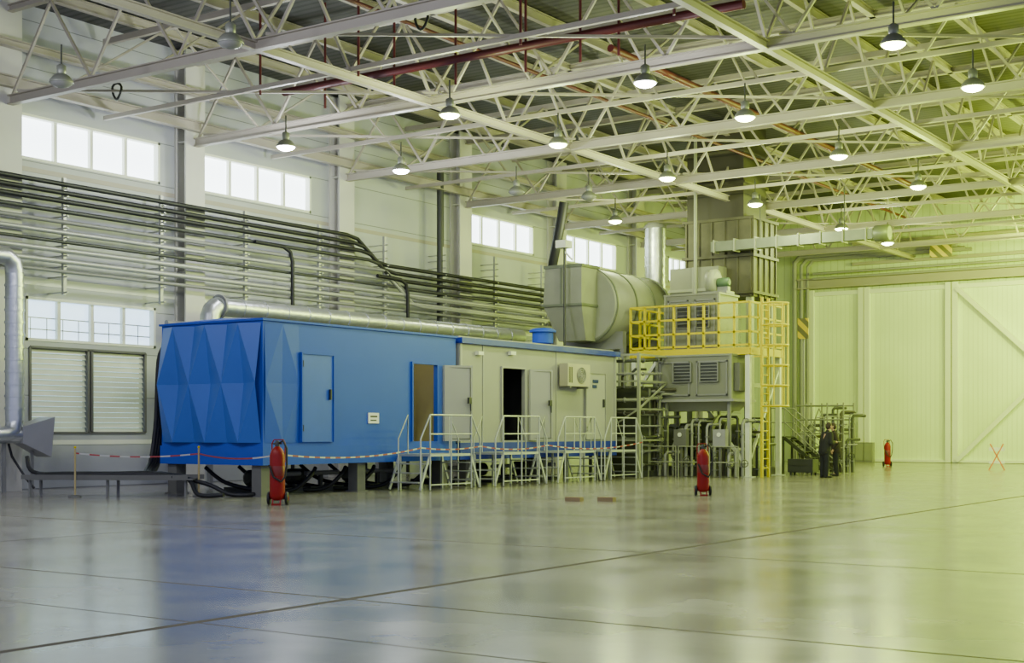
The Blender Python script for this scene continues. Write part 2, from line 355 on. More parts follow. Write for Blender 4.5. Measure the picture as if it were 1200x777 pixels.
for p,k in lit:
    kk=k.lower()
    if kk in used: e=copy_tree(first[kk],p)
    else: e=first[kk]; e.location=p; used.add(kk)
    if k!='o':
        L=bpy.data.lights.new("lamp_light",'POINT'); L.shadow_soft_size=0.22
        L.energy={'g':270,'w':270,'G':480,'W':260}[k]
        L.color=(0.72,1.0,0.08) if k in 'gG' else (0.90,0.93,1.0)
        if k=='g' and p.x<-17: L.color=(1.0,0.98,0.88); L.energy=260
        elif k=='g' and p.x<-12 and p.y<38: L.color=(0.96,1.0,0.68); L.energy=260
        if p.y>45 and k=='G': L.energy=2700; L.color=(0.74,1.0,0.07)
        lo=bpy.data.objects.new("lamp_light",L); bpy.context.scene.collection.objects.link(lo); lo.parent=e; lo.location=(0,0,-0.42)
for px,py in ((137,107),(494,23)):
    p=onZ(px,py,9.9); mb=MB(); mb.tube([p+Vector((0.16*math.cos(t*0.5),0.03*math.sin(t),0.2*math.sin(t*0.5))) for t in range(14)],0.03,8)
    single("cable_coil",mb,BLK,"coiled black cable hung on a roof beam","cable",p)
# ------------------------------------------------------------ wall pipes
gp="conduits along the wall"
for z,r,m in ((7.82,0.065,BLK),(7.6,0.065,BLK),(7.38,0.065,BLK),(7.12,0.06,DARK),(6.85,0.06,PGREY),(6.58,0.065,LGREY),(6.34,0.045,DARK),(6.12,0.07,LGREY),(5.84,0.07,LGREY),(5.58,0.05,PGREY)):
    x=XW+0.72
    if z>7.1:
        yb=33.3+ (7.78-z)*1.5; pts=[(x,14,z),(x,yb,z),(x,yb+0.5,z-0.08),(x,yb+1.5,z-0.72),(x,yb+2.1,z-0.8),(x,56,z-0.8)]
        lb="thick black power cable run along the wall bending down"
    elif z<6.5: pts=[(x,14,z),(x,56,z)]; lb="light grey conduit run along the wall"
    else:
        yb=35+(7-z)*1.0; pts=[(x,14,z),(x,yb,z),(x,yb+1.2,z-0.75),(x,yb+1.7,z-0.8),(x,45,z-0.8)]; lb="conduit run along the wall stepping down"
    pipe("wall_pipe",pts,r,m,lb,"pipe",gp,8)
for y in [16+3.2*k for k in range(12)]:
    mb=MB().beam((XW+0.63,y,5.0),(XW+0.63,y,8.0),0.09)
    for z in (5.1,5.5,5.76,6.04,6.3,6.5,6.75,7.05,7.3,7.55,7.75): mb.beam((XW+0.0,y,z-0.04),(XW+0.8,y,z-0.04),0.06,0.03)
    single("pipe_bracket",mb,LGREY,"grey steel bracket rack holding wall conduits","pipe bracket",(XW+0.63,y,5.5),"pipe brackets")
for px,y0p,y1p in ((343,292,372),(478,330,372)):
    a=onX(px,y0p,XW+0.84); b=onX(px,y1p,XW+0.84)
    pipe("drop_cable",[a+Vector((0,-1.6,0.05)),a+Vector((0,-0.4,0.03)),a+Vector((0,-0.1,-0.1)),a+Vector((0,0,-0.4)),Vector((b.x,b.y,0.01))],0.06,BLK,"black cable bundle dropping down the wall","cable")
a=onX(516,200,XW+0.55); b=onX(516,345,XW+0.55)
pipe("downpipe",[a,Vector((b.x,b.y,0))],0.13,DARK,"dark vertical drain pipe against the wall column","pipe")
def banded(mb,pts,r,step=0.9):
    mb.tube(pts,r,18)
    for p,q in zip(pts[:-1],pts[1:]):
        p=Vector(p);q=Vector(q); d=q-p; L=d.length; n=int(L/step)
        for k in range(1,n+1):
            c=p+d*(k/(n+1)); mb.lathe(c-d.normalized()*0.03,[(r+0.02,0),(r+0.02,0.06)],d,18)
    return mb
xD=-27.8; ya=onX(246,360,xD).y
T=Thing("insulated_duct","large silver foil-clad round duct running above the blue container","duct",(xD,ya,0))
T.part("duct_run",banded(MB(),[(xD,ya+0.25,4.9),(xD,41,4.9)],0.26),SILV)
T.part("duct_elbow",MB().tube([(xD,ya,3.6),(xD,ya,4.6),(xD,ya+0.08,4.78),(xD,ya+0.25,4.9)],0.27,18),SILV)
T.part("duct_flange",MB().lathe((xD,ya+0.3,4.9),[(0.34,0),(0.34,0.06)],(0,1,0)),PGREY)
T.part("duct_support",MB().beam((xD,ya,0),(xD,ya,3.6),0.12).beam((xD,33,0),(xD,33,4.64),0.12).beam((xD,40,0),(xD,40,4.64),0.12),PGREY)
pipe("wall_pipe",[(-28.4,ya-1,4.4),(-28.4,40,4.4)],0.08,PGREY,"grey pipe running beside the silver duct","pipe",gp)
p=onX(17,450,-28.9); xv,yv=p.x,p.y
T=Thing("extraction_duct","silver vertical ventilation duct ending in a grey flared nozzle","duct",(xv,yv,0))
T.part("duct_riser",banded(MB(),[(xv,yv,1.75),(xv,yv,5.35)],0.22,0.3),SILV)
T.part("duct_elbow",MB().tube([(xv,yv,5.35),(xv,yv-0.05,5.6),(xv,yv-0.25,5.75),(xv,yv-3,5.75)],0.22,18),SILV)
T.part("duct_elbow",MB().tube([(xv,yv,1.75),(xv,yv-0.05,1.5),(xv,yv-0.25,1.4),(xv,yv-0.9,1.38)],0.21,18),SILV)
h=MB(); h.add([(xv-.2,yv+.1,1.2),(xv+.2,yv+.1,1.2),(xv+.2,yv+.1,1.6),(xv-.2,yv+.1,1.6),(xv-.3,yv+.85,0.85),(xv+.3,yv+.85,0.85),(xv+.3,yv+.95,1.85),(xv-.3,yv+.95,1.85)],[(0,1,2,3),(7,6,5,4),(0,4,5,1),(1,5,6,2),(2,6,7,3),(3,7,4,0)])
T.part("nozzle",h,LGREY); T.part("nozzle_inlet",MB().tube([(xv,yv-0.3,1.4),(xv,yv+0.15,1.4)],0.2,16),SILV)
T.part("support_leg",MB().beam((xv,yv-0.3,0),(xv,yv-0.3,1.2),0.08).beam((xv,yv+0.5,0),(xv,yv+0.5,1.05),0.06),PGREY,split=True)
pipe("drop_cable",[onX(10,520,-29),onX(14,535,-29),onX(30,560,-28.6),onX(40,572,-28.4)],0.03,BLK,"thin black cable hanging from the nozzle to the floor","cable")
# ------------------------------------------------------------ blue container
XF=-22.08; XBk=-25.43; Y0=22.2; Y1=29.45; Z0=0.72; Z1=4.0; ZS=1.18
def facet(mb,org,du,n,w,h,depth):
    """diamond-pressed panel: flat border corners, raised mid-edges, sunk centre"""
    o=Vector(org); du=Vector(du); n=Vector(n); zv=Vector((0,0,1))
    P=lambda a,b,c: o+du*(w*a)+zv*(h*b)+n*(depth*c)
    vs=[P(0,0,.02),P(1,0,.02),P(1,1,.02),P(0,1,.02),P(0,0.5,1),P(1,0.5,1),P(.5,0,1.0),P(.5,1,1.0),P(.5,.5,0.05)]
    mb.add(vs,[(0,6,4),(6,1,5),(3,4,7),(7,5,2),(4,6,8),(6,5,8),(4,8,7),(8,5,7)])
    return mb
T=Thing("equipment_container","blue steel equipment container with folded panels standing on short legs","container",((XF+XBk)/2,(Y0+Y1)/2,0))
oy0=onX(483,470,XF).y; oy1=onX(511,470,XF).y; oz0=ZS+0.05; oz1=onX(497,427,XF).z
body=MB()
for (ya_,yb_,za,zb) in ((Y0,oy0,ZS,Z1),(oy1,Y1,ZS,Z1),(oy0,oy1,oz1,Z1),(oy0,oy1,ZS,oz0)): body.box((XF-0.08,ya_,za),(XF,yb_,zb))
body.box((XBk,Y0,ZS),(XF-0.08,Y0+0.08,Z1)).box((XBk,Y1-0.08,ZS),(XF-0.08,Y1,Z1)).box((XBk,Y0+0.08,ZS),(XBk+0.08,Y1-0.08,Z1))
B=T.part("body",body,BLUE2)
T.part("roof",MB().box((XBk-0.05,Y0-0.05,Z1),(XF+0.05,Y1+0.03,Z1+0.05)).add([(XBk,Y0,Z1+.05),(XF,Y0,Z1+.05),(XF,Y1,Z1+.05),(XBk,Y1,Z1+.05),((XF+XBk)/2,Y0+.3,Z1+.14),((XF+XBk)/2,Y1-.3,Z1+.14)],[(0,1,4),(1,2,5,4),(2,3,5),(3,0,4,5)]),BLUE2)
T.part("base_frame",MB().box((XBk-0.02,Y0-0.04,Z0),(XF+0.04,Y1,ZS-0.03)).box((XBk,Y0,ZS-0.03),(XF,Y1,ZS)),BLUE2)
ip=min(oy1+0.35,Y1-0.12)
T.part("cabin_interior",MB().box((XBk+0.1,Y0+0.1,ZS),(XF-0.1,Y1-0.1,ZS+0.04)).box((XF-1.3,oy0-0.8,ZS+.04),(XF-1.25,ip,Z1-0.1)).box((XF-1.25,ip,ZS+.04),(XF-0.09,ip+0.04,Z1-0.1)).box((XF-1.25,oy0-0.8,Z1-.1),(XF-0.09,ip,Z1-0.06)),INT,label="olive beige cabin interior seen through the open doorway")
L=bpy.data.lights.new("cabin_fill_light",'POINT'); L.energy=18; L.color=(1,0.95,0.6); L.shadow_soft_size=0.1  # added fill lamp, brightens the interior behind the open doorway
lo=bpy.data.objects.new("cabin_fill_light",L); bpy.context.scene.collection.objects.link(lo); lo.parent=T.e; lo.location=Vector((XF-0.6,oy0-0.1,Z1-0.35))-T.o
n=3; w=(XF-XBk-0.1)/n
for k in range(n):
    T.part("folded_panel",facet(MB(),(XBk+0.05+k*w,Y0-0.001,ZS+0.05),(1,0,0),(0,-1,0),w,Z1-ZS-0.1,0.20),BLUE)
def yx(px,py=470,X=XF): return onX(px,py,X).y
a,b=Y0+0.05,yx(350)
T.part("folded_panel",facet(MB(),(XF+0.002,a,ZS+0.05),(0,1,0),(1,0,0),b-a,Z1-ZS-0.1,0.035),BLUE2)
def xdoor(T,px0,px1,pt,pb,X,m,fm,handle=True,lab=None):
    a=yx(px0,470,X); b=yx(px1,470,X); zt=onX((px0+px1)/2,pt,X).z; zb=onX((px0+px1)/2,pb,X).z
    zb=max(zb,ZS+0.06)
    d=T.part("door",MB().box((X+0.0,a,zb),(X+0.06,b,zt)),m,label=lab)
    f=MB(); f.box((X,a-0.04,zb),(X+0.09,a,zt+0.04)).box((X,b,zb),(X+0.09,b+0.04,zt+0.04)).box((X,a,zt),(X+0.09,b,zt+0.04))
    T.part("door_frame",f,fm)
    if handle:
        T.part("door_handle",MB().box((X+0.06,b-0.14,zb+1.0),(X+0.12,b-0.10,zb+1.25)),DARK,parent=d)
    h=MB()
    for z in (zb+0.25,zt-0.3): h.tube([(X+0.08,a+0.01,z),(X+0.08,a+0.01,z+0.15)],0.02,8)
    T.part("hinge",h,DARK,parent=d)
xdoor(T,352,388,416,520,XF,mat("blue_door",(0.02,0.092,0.54),0.45),BLUE2,lab="bright blue closed access door")
def leaf(T,px0,px1,pt,pb,X,m,off=0.35):
    a=yx(px0,470,X)+0.03; zt=onX(px0,pt,X).z; zb=max(onX(px0,pb,X).z,ZS+0.05)
    b=onX(px1,470,X+off).y
    d=MB(); d.add([(X+0.03,a,zb),(X+0.09,a,zb),(X+off+0.05,b,zb),(X+off-0.01,b,zb),(X+0.03,a,zt),(X+0.09,a,zt),(X+off+0.05,b,zt),(X+off-0.01,b,zt)],[(0,3,2,1),(4,5,6,7),(0,1,5,4),(1,2,6,5),(2,3,7,6),(3,0,4,7)])
    D=T.part("door",d,m,label="grey open door leaf swung back")
    T.part("door_handle",MB().box((X+off+0.04,b-0.22,zb+1.0),(X+off+0.1,b-0.1,zb+1.16)).tube([(X+off+0.09,b-0.13,zb+1.05),(X+off+0.09,b-0.13,zb+0.8)],0.015,8),DARK,parent=D)
    T.part("door_seal",MB().tube([(X+0.12,a+0.08,zb+0.06),(X+off+0.03,b-0.06,zb+0.06),(X+off+0.03,b-0.06,zt-0.06),(X+0.12,a+0.08,zt-0.06),(X+0.12,a+0.08,zb+0.06)],0.014,6),DGREY,parent=D)
leaf(T,517,552,428,518,XF,DOORP,0.45)
T.part("door_frame",MB().box((XF,oy0-0.05,oz0),(XF+0.05,oy0,oz1+0.05)).box((XF,oy1,oz0),(XF+0.05,oy1+0.04,oz1+0.05)).box((XF,oy0,oz1),(XF+0.05,oy1,oz1+0.05)),BLUE2)
p=onX(437,490,XF); T.part("warning_plate",MB().box((XF,p.y-0.2,p.z-0.13),(XF+0.03,p.y+0.2,p.z+0.13)),PAPER,label="small white plate with dark lines")
T.part("plate_line",MB().box((XF+0.03,p.y-0.13,p.z+0.02),(XF+0.035,p.y+0.13,p.z+0.06)).box((XF+0.03,p.y-0.13,p.z-0.07),(XF+0.035,p.y+0.1,p.z-0.04)),DARK)
for x,y in ((XF-0.25,Y0+0.2),(XBk+0.3,Y0+0.2),(XF-0.25,25.7),(XBk+0.3,25.7),(XF-0.25,Y1-0.4),(XBk+0.3,Y1-0.4)):
    T.part("leg",MB().box((x-0.15,y-0.15,0.02),(x+0.15,y+0.15,Z0)).box((x-0.2,y-0.2,0),(x+0.2,y+0.2,0.03)),DGREY)
# ------------------------------------------------------------ grey container
G0=29.6; G1=38.0; GT=3.88
T=Thing("control_cabin","light grey control cabin with blue base and blue roof edge","cabin",((XF+XBk)/2,(G0+G1)/2,0))
oy0=yx(588); oy1=yx(614); oz1=onX(600,432,XF).z
body=MB()
for (a,b,za,zb) in ((G0,oy0,ZS,GT),(oy1,G1,ZS,GT),(oy0,oy1,oz1,GT),(oy0,oy1,ZS,oz0)): body.box((XF-0.08,a,za),(XF,b,zb))
body.box((XBk,G0,ZS),(XF-0.08,G0+0.08,GT)).box((XBk,G1-0.08,ZS),(XF-0.08,G1,GT)).box((XBk,G0+0.08,ZS),(XBk+0.08,G1-0.08,GT))
T.part("body",body,GREYP)
T.part("roof",MB().box((XBk-0.1,G0-0.02,GT),(XF+0.12,G1+0.1,GT+0.15)),DBLUE,label="deep blue overhanging roof slab")
T.part("roof_top",MB().box((XBk,G0+.05,GT+0.15),(XF-.05,G1-.05,GT+0.2)),GREYP)
T.part("base_frame",MB().box((XBk,G0,Z0),(XF+0.04,G1,ZS)),DBLUE,label="deep blue base frame")
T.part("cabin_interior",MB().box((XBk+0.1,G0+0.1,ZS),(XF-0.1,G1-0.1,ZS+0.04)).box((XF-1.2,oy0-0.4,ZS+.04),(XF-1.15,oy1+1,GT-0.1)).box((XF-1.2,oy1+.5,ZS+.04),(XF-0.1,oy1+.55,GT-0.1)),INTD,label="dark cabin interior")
T.part("door_frame",MB().box((XF,oy0-0.05,oz0),(XF+0.05,oy0,oz1+0.05)).box((XF,oy1,oz0),(XF+0.05,oy1+0.04,oz1+0.05)).box((XF,oy0,oz1),(XF+0.05,oy1,oz1+0.05)),DOORP)
leaf(T,618,646,433,518,XF,DOORP,0.4)
xdoor(T,685,707,438,516,XF,DOORP,GREYP,lab="pale grey closed door")
for px,py,w_,m in ((698,447,0.32,SIGNB),(697,453,0.24,SIGNB)):
    p=onX(px,py,XF+0.07); T.part("sign_plate",MB().box((XF+0.06,p.y-w_/2,p.z-0.05),(XF+0.08,p.y+w_/2,p.z+0.05)),m)
T.part("seam",MB().box((XF,yx(566)-.02,ZS),(XF+0.02,yx(566)+.02,GT)).box((XF,yx(652)-.02,ZS),(XF+0.02,yx(652)+.02,GT)).box((XF,G0+.02,ZS),(XF+.03,G0+.12,GT)).box((XF,G1-.1,ZS),(XF+.03,G1,GT)),DOORP)
for x,y in ((XF-0.25,30.2),(XF-0.25,34),(XF-0.25,37.6),(XBk+0.3,30.2),(XBk+0.3,34),(XBk+0.3,37.6)):
    T.part("leg",MB().box((x-0.15,y-0.15,0.02),(x+0.15,y+0.15,Z0)).box((x-0.2,y-0.2,0),(x+0.2,y+0.2,0.03)),DGREY)
for px in (598,560):
    p=onX(px,414,XF); T.part("door_light",MB().box((XF,p.y-0.12,p.z-.05),(XF+0.12,p.y+0.12,p.z+.05)),WHITE)
a=yx(653); b=yx(679); zt=onX(665,427,XF).z; zb=onX(665,453,XF).z
AC=Thing("air_conditioner","cream wall-mounted air conditioner outdoor unit with fan grille","air conditioner",(XF+0.2,(a+b)/2,zb))
AC.part("casing",MB().box((XF+0.08,a,zb),(XF+0.38,b,zt)),mat("ac_cream",(0.46,0.43,0.32),0.45))
cy=a+(b-a)*0.60; cz=(zt+zb)/2; rr=min((zt-zb)*0.36,0.24)
g=MB()
for k in range(4): 
    r_=rr*(k+1)/4; g.tube([(XF+0.40,cy+r_*math.cos(t*math.pi/10),cz+r_*math.sin(t*math.pi/10)) for t in range(21)],0.012,6)
for k in range(6): g.beam((XF+0.40,cy,cz),(XF+0.40,cy+rr*math.cos(k*math.pi/3),cz+rr*math.sin(k*math.pi/3)),0.015)
AC.part("fan_grille",g,GREYP)
AC.part("fan_recess",MB().lathe((XF+0.385,cy,cz),[(rr,0),(rr,0.01)],(1,0,0)),DGREY)
AC.part("side_vent",MB().box((XF+0.38,a+0.06,zb+.1),(XF+0.39,a+0.09,zt-.1)).box((XF+0.38,a+0.14,zb+.1),(XF+0.39,a+0.17,zt-.1)).box((XF+0.38,a+0.22,zb+.1),(XF+0.39,a+0.25,zt-.1)),DARK)
AC.part("mounting_bracket",MB().box((XF,a+0.1,zb-0.06),(XF+0.4,a+0.15,zb)).box((XF,b-0.15,zb-0.06),(XF+0.4,b-0.1,zb)),PGREY)
p=onX(636,400,-23.4)
T=Thing("roof_ventilator","blue short capped cylinder roof ventilator on the cabin roof","ventilator",(-23.4,p.y,GT+0.2))
T.part("drum",MB().lathe((-23.4,p.y,GT+0.36),[(0.33,0),(0.33,0.36)]),BLUE2); T.part("vent_cap",MB().lathe((-23.4,p.y,GT+0.70),[(0.42,0),(0.42,0.06),(0.3,0.12),(0.08,0.14)]),BLUE2); T.part("neck",MB().lathe((-23.4,p.y,GT+0.2),[(0.38,0),(0.38,0.04),(0.27,0.06),(0.27,0.2)]),DBLUE)
# ------------------------------------------------------------ metal step platforms with flat-topped rails
def stair_unit(ya,yb,nb=1,xo=-20.95):
    xi=XF+0.12; h=0.92; H=h+0.98; T=Thing("access_steps","aluminium access platform with flat-topped handrails and end steps by cabin doors","steps",((xi+xo)/2,(ya+yb)/2,0),"access steps")
    run=0.38; la=ya+run; lb=yb-run
    T.part("landing",MB().box((xi,la,h-0.06),(xo,lb,h)),ALU)
    for e,s0 in ((la,ya),(lb,yb)):
        for k in range(3):
            y=e+(s0-e)*(k+0.6)/3.2; z=h-(k+1)*h/4
            T.part("tread",MB().box((xi+0.05,y-0.1,z-0.03),(xo-0.05,y+0.1,z)),ALU)
        for x in (xi+0.02,xo-0.02): T.part("stringer",MB().beam((x,e,h-0.05),(x,s0,0.04),0.03,0.06),ALU)
        x=xo
        T.part("handrail",MB().tube([(x,e,H),(x,s0,H-0.6),(x,s0,0.02)],0.022,8),ALU)
        x=xi+0.3
        T.part("handrail",MB().tube([(x,e,h),(x,e,H),(x,s0,H-0.6),(x,s0,0.02)],0.018,8),ALU)
    T.part("handrail",MB().tube([(xo,la,H),(xo,lb,H)],0.024,8),ALU)
    T.part("mid_rail",MB().tube([(xo,la,h+0.5),(xo,lb,h+0.5)],0.018,8),ALU)
    n=nb+1
    for k in range(n+1):
        y=la+(lb-la)*k/n; T.part("post",MB().tube([(xo,y,0.02),(xo,y,H)],0.022,8),ALU)
        T.part("support_leg",MB().beam((xi+0.05,y,0),(xi+0.05,y,h-0.05),0.05),ALU)
    T.part("lower_tie",MB().beam((xo,la,0.15),(xo,lb,0.15),0.03),ALU)
stair_unit(26.5,29.0,1); stair_unit(29.7,32.2,1); stair_unit(32.8,35.2,1); stair_unit(35.4,37.7,1)
# ------------------------------------------------------------ clutter
def hose(pts,r=0.05,lb="black rubber hose lying under the container"):
    P=[Vector(p) for p in pts]; out=[]
    for i in range(len(P)-1):
        p0=P[max(i-1,0)];p1=P[i];p2=P[i+1];p3=P[min(i+2,len(P)-1)]
        for k in range(5):
            t=k/5; out.append(0.5*((2*p1)+(p2-p0)*t+(2*p0-5*p1+4*p2-p3)*t*t+(3*p1-p0-3*p2+p3)*t**3))
    out.append(P[-1]); pipe("hose",out,r,BLK,lb,"hose","black hoses",8)
def fl(px,py,z=0.06): return onZ(px,py+0.0,z)
T=Thing("cable_tray","low steel cable tray on short legs beside the blue container","cable tray",(-26.5,22.6,0))
ta=Vector((-26.9,19.6,0.4)); tb=Vector((-23.6,21.6,0.4))
T.part("tray",MB().beam(ta,tb,0.5,0.04).beam(ta+Vector((0,0.25,0.05)),tb+Vector((0,0.25,0.05)),0.03,0.1).beam(ta-Vector((0,0.25,-0.05)),tb-Vector((0,0.25,-0.05)),0.03,0.1),DGREY)
for t in (0.03,0.5,0.97):
    q=ta.lerp(tb,t)
    for dy in (-.15,.15): T.part("leg",MB().beam((q.x,q.y+dy,0),(q.x,q.y+dy,0.38),0.05),PGREY)
for k in range(4):
    o=0.08*k-0.1
    hose([(-25.62-0.06*k,22.6+o,3.6),(-25.72,22.45+o,3.2),(-25.75,22.4+o,1.8),(-25.7,22.2+o,0.8),(-25.2,21.6+o,0.5),(-24.4,21.2+o*0.6,0.52),(-23.9,21.3+o,0.45)],0.055,"thick black hose looping down the container side")
hose([(-26.8,19.7,0.5),(-26.2,20.1,0.52),(-25.3,20.65,0.52),(-24.4,21.2,0.52),(-23.4,21.7,0.3),(-22.8,21.9,0.06),(-22.4,22.3,0.06),(-23,23.5,0.06)],0.05)
hose([(-27.3,19.8,0.9),(-27.0,19.75,0.55),(-26.0,20.0,0.5),(-25.0,20.6,0.52),(-23.8,21.4,0.45),(-23.2,21.3,0.07),(-22.6,21.5,0.07)],0.05)
for k in range(5):
    y=23+k*1.1; hose([(-24.8,y,0.62),(-24.3,y+0.2,0.25),(-23.4,y+0.5,0.08),(-22.9,y+1.0,0.08),(-22.6,y+1.3,0.4),(-22.7,y+1.6,0.6)],0.05)
for k,y in enumerate((23.6,25.0,27.2,30.9,33.0,35.2)):
    T=Thing("pump_skid","dark pump and pipe set on a low skid under the cabin","pump",(-24.0,y+.6,0),"pump sets")
    T.part("skid_base",MB().box((-24.8,y,0.0),(-23.2,y+1.2,0.12)),DARK); T.part("pump_body",MB().lathe((-24.3,y+.3,0.34),[(0.12,0),(0.2,0.05),(0.2,0.5),(0.1,0.6)],(0,1,0),16),OLIVED)
    T.part("pipe_run",MB().tube([(-23.4,y,0.45),(-23.4,y+1.2,0.45)],0.06,10),PGREY); T.part("pedestal",MB().box((-24.4,y+.4,0.12),(-24.2,y+.5,0.2)).box((-23.44,y+.5,0.12),(-23.36,y+.6,0.42)),DARK)
for px in (662,700):
    q=fl(px,584); single("timber_block",MB().box((q.x,q.y,0),(q.x+0.38,q.y+0.14,0.09)).box((q.x+.03,q.y+.14,0),(q.x+.35,q.y+.2,0.05)),WOOD,"raw tan timber block on the floor by the steps","timber block",(q.x,q.y,0),"timber blocks")
posts=[]
for px,py in ((88,583),(233,582)):
    p=onZ(px,py,0); posts.append(p)
    T=Thing("barrier_post","slim ochre barrier post with round base holding warning tape","barrier post",p,"barrier posts")
    T.part("base",MB().lathe(p,[(0.14,0),(0.14,0.03),(0.04,0.06)]),DGREY); T.part("pole",MB().tube([p+Vector((0,0,0.05)),p+Vector((0,0,1.12))],0.022,8),mat("post_ochre",(0.45,0.36,0.16),0.5)); T.part("cap",MB().ball(p+Vector((0,0,1.13)),0.03),YEL)
def tape(p,q,sag=0.12):
    p=Vector(p);q=Vector(q); n=14; vs=[];fs=[]
    for i in range(n+1):
        t=i/n; c=p.lerp(q,t)-Vector((0,0,sag*4*t*(1-t))); vs+=[c+Vector((0,0,0.017)),c-Vector((0,0,0.017))]
    for i in range(n): fs.append((2*i,2*i+1,2*i+3,2*i+2))
    single("barrier_tape",MB().add(vs,fs),TAPE,"red and white striped warning tape strung between posts","barrier tape",(p+q)/2,"barrier tape spans")
ex=onZ(325,592,0)+Vector((-0.12,0.17,1.02))
tape(posts[0]+Vector((0,0,1.0)),posts[1]+Vector((0,0,0.98)),0.08)
tape(posts[1]+Vector((0,0,0.98)),ex,0.1)
tape(ex,(-20.92,26.5,1.08),0.14)
tape((-20.92,26.5,1.08),(-20.92,29.0,1.1),0.06); tape((-20.92,29.0,1.1),(-20.92,32.2,1.1),0.1); tape((-20.92,32.2,1.1),(-20.92,37.7,1.15),0.15)
# ------------------------------------------------------------ wheeled extinguishers
def exting(px,py,H,lab):
    p=onZ(px,py,0); s=H/1.4
    T=Thing("fire_extinguisher",lab,"fire extinguisher",p,"wheeled fire extinguishers")
    V=lambda x,y,z:p+(d*x+e*y)*s+Vector((0,0,z*s)); d=Vector((C,S,0)); e=Vector((-S,C,0))
    T.part("cylinder",MB().lathe(V(0,0,0.1),[(0.09*s,0),(0.15*s,0.05*s),(0.16*s,0.1*s),(0.16*s,0.95*s),(0.13*s,1.05*s),(0.07*s,1.12*s),(0.05*s,1.14*s)]),RED)
    T.part("valve",MB().lathe(V(0,0,1.22),[(0.05*s,0),(0.05*s,0.1*s),(0.03*s,0.14*s)]).tube([V(-0.1,0,1.3),V(0.1,0,1.3)],0.015*s,8),DARK)
    T.part("handle",MB().tube([V(-0.14,0.12,0.9),V(-0.14,0.16,1.3),V(-0.1,0.17,1.38),V(0.1,0.17,1.38),V(0.14,0.16,1.3),V(0.14,0.12,0.9)],0.014*s,8),RED)
    T.part("hose",MB().tube([V(0.02,0,1.3),V(0.14,-0.1,1.36),V(0.22,-0.14,1.2),V(0.22,-0.12,0.85),V(0.18,-0.12,0.6),V(0.11,-0.18,0.5),V(-0.05,-0.19,0.6),V(-0.15,-0.14,0.85)],0.022*s,8),BLK)
    for sx in (-1,1):
        w_=T.part("wheel",MB().lathe(V(0.19*sx-0.03,0.06,0.14),[(0.07*s,0),(0.13*s,0.005),(0.14*s,0.02*s),(0.14*s,0.045*s),(0.13*s,0.06*s),(0.07*s,0.065*s)],d,20),BLK)
        T.part("hub",MB().lathe(V(0.19*sx-0.035,0.06,0.14),[(0.05*s,0),(0.05*s,0.075*s)],d,12),RED,parent=w_)
    T.part("axle",MB().tube([V(-0.2,0.06,0.14),V(0.2,0.06,0.14)],0.02*s,8),DARK)
    T.part("stand",MB().beam(V(-0.1,-0.14,0.02),V(0.1,-0.14,0.02),0.04*s).beam(V(-0.08,-0.12,0.02),V(-0.08,-0.05,0.2),0.03*s).beam(V(0.08,-0.12,0.02),V(0.08,-0.05,0.2),0.03*s),RED)
    T.part("label_plate",MB().lathe(V(0,0,0.62),[(0.161*s,0),(0.163*s,0.005),(0.163*s,0.2*s),(0.161*s,0.205*s)]),mat("label_dark_red",(0.20,0.018,0.013),0.4))
exting(325,592,1.34,"large red wheeled fire extinguisher with black hose beside the blue container")
exting(824,581,1.22,"red wheeled fire extinguisher standing alone on the open floor")
exting(1040,547,1.15,"red wheeled fire extinguisher near the hangar doors")
# ------------------------------------------------------------ intake silencer
T=Thing("intake_silencer","large grey-green drum silencer with boxy inlet housing on a steel frame","silencer",(-24.5,41.5,0))
cx,cz,R=-24.45,5.8,1.28
hb=MB(); xs0,xs1=-25.45,cx+R-0.75; yy0,yy1=38.9,40.0
hb.add([(xs0,yy0,5.75),(xs1,yy0,5.75),(xs1,yy1,5.75),(xs0,yy1,5.75),(xs0+.1,yy0,7.05),(xs1,yy0,7.05),(xs1,yy1,7.08),(xs0,yy1,7.08),(xs0+0.35,yy0+0.45,4.55),(xs1-0.1,yy0+0.45,4.55),(xs1-0.1,yy1,4.55),(xs0+0.35,yy1,4.55)],
  [(4,5,6,7),(0,1,5,4),(1,2,6,5),(2,3,7,6),(3,0,4,7),(0,8,9,1),(1,9,10,2),(2,10,11,3),(3,11,8,0),(8,11,10,9)])
T.part("inlet_housing",hb,GREY2)
T.part("stiffener_rib",MB().box((xs0-.03,yy0-.05,5.7),(xs1+.05,yy0,5.78)).box((xs0+.05,yy0-.05,7.0),(xs1+.05,yy1,7.1)).box((-24.75,yy0-.04,5.78),(-24.68,yy0,7.0)).box((xs1,yy0,5.7),(xs1+.05,yy1,5.78)),DULLM)
T.part("drum",MB().lathe((cx,39.9,cz),[(R-0.05,0),(R,0.02),(R,4.0),(R-0.5,4.2)],(0,1,0),40),GREY2)
for y in (39.95,41.3,42.6,43.8): T.part("drum_band",MB().lathe((cx,y,cz),[(R+0.04,0),(R+0.04,0.06)],(0,1,0),40),DULLM)
T.part("drum_cradle",MB().box((cx-1.2,40.5,4.3),(cx+1.2,40.75,4.9)).box((cx-1.2,43.2,4.3),(cx+1.2,43.45,4.9)),PGREY)
for x in (cx-1.15,cx+1.15):
    for y in (40.6,43.3): T.part("support_leg",MB().beam((x,y,0),(x,y,4.35),0.16),PGREY)
T=Thing("monitor_box","small white monitor box on a slim pole","monitor",(-24.4,38.6,0)); 
T.part("pole",MB().tube([(-24.4,38.6,0),(-24.4,38.6,7.6)],0.04,8),DARK); T.part("housing",MB().box((-24.6,38.35,7.6),(-24.2,38.75,7.85)),WHITE); T.part("arm",MB().beam((-24.4,38.6,7.5),(-24.1,38.6,7.2),0.05),WHITE)
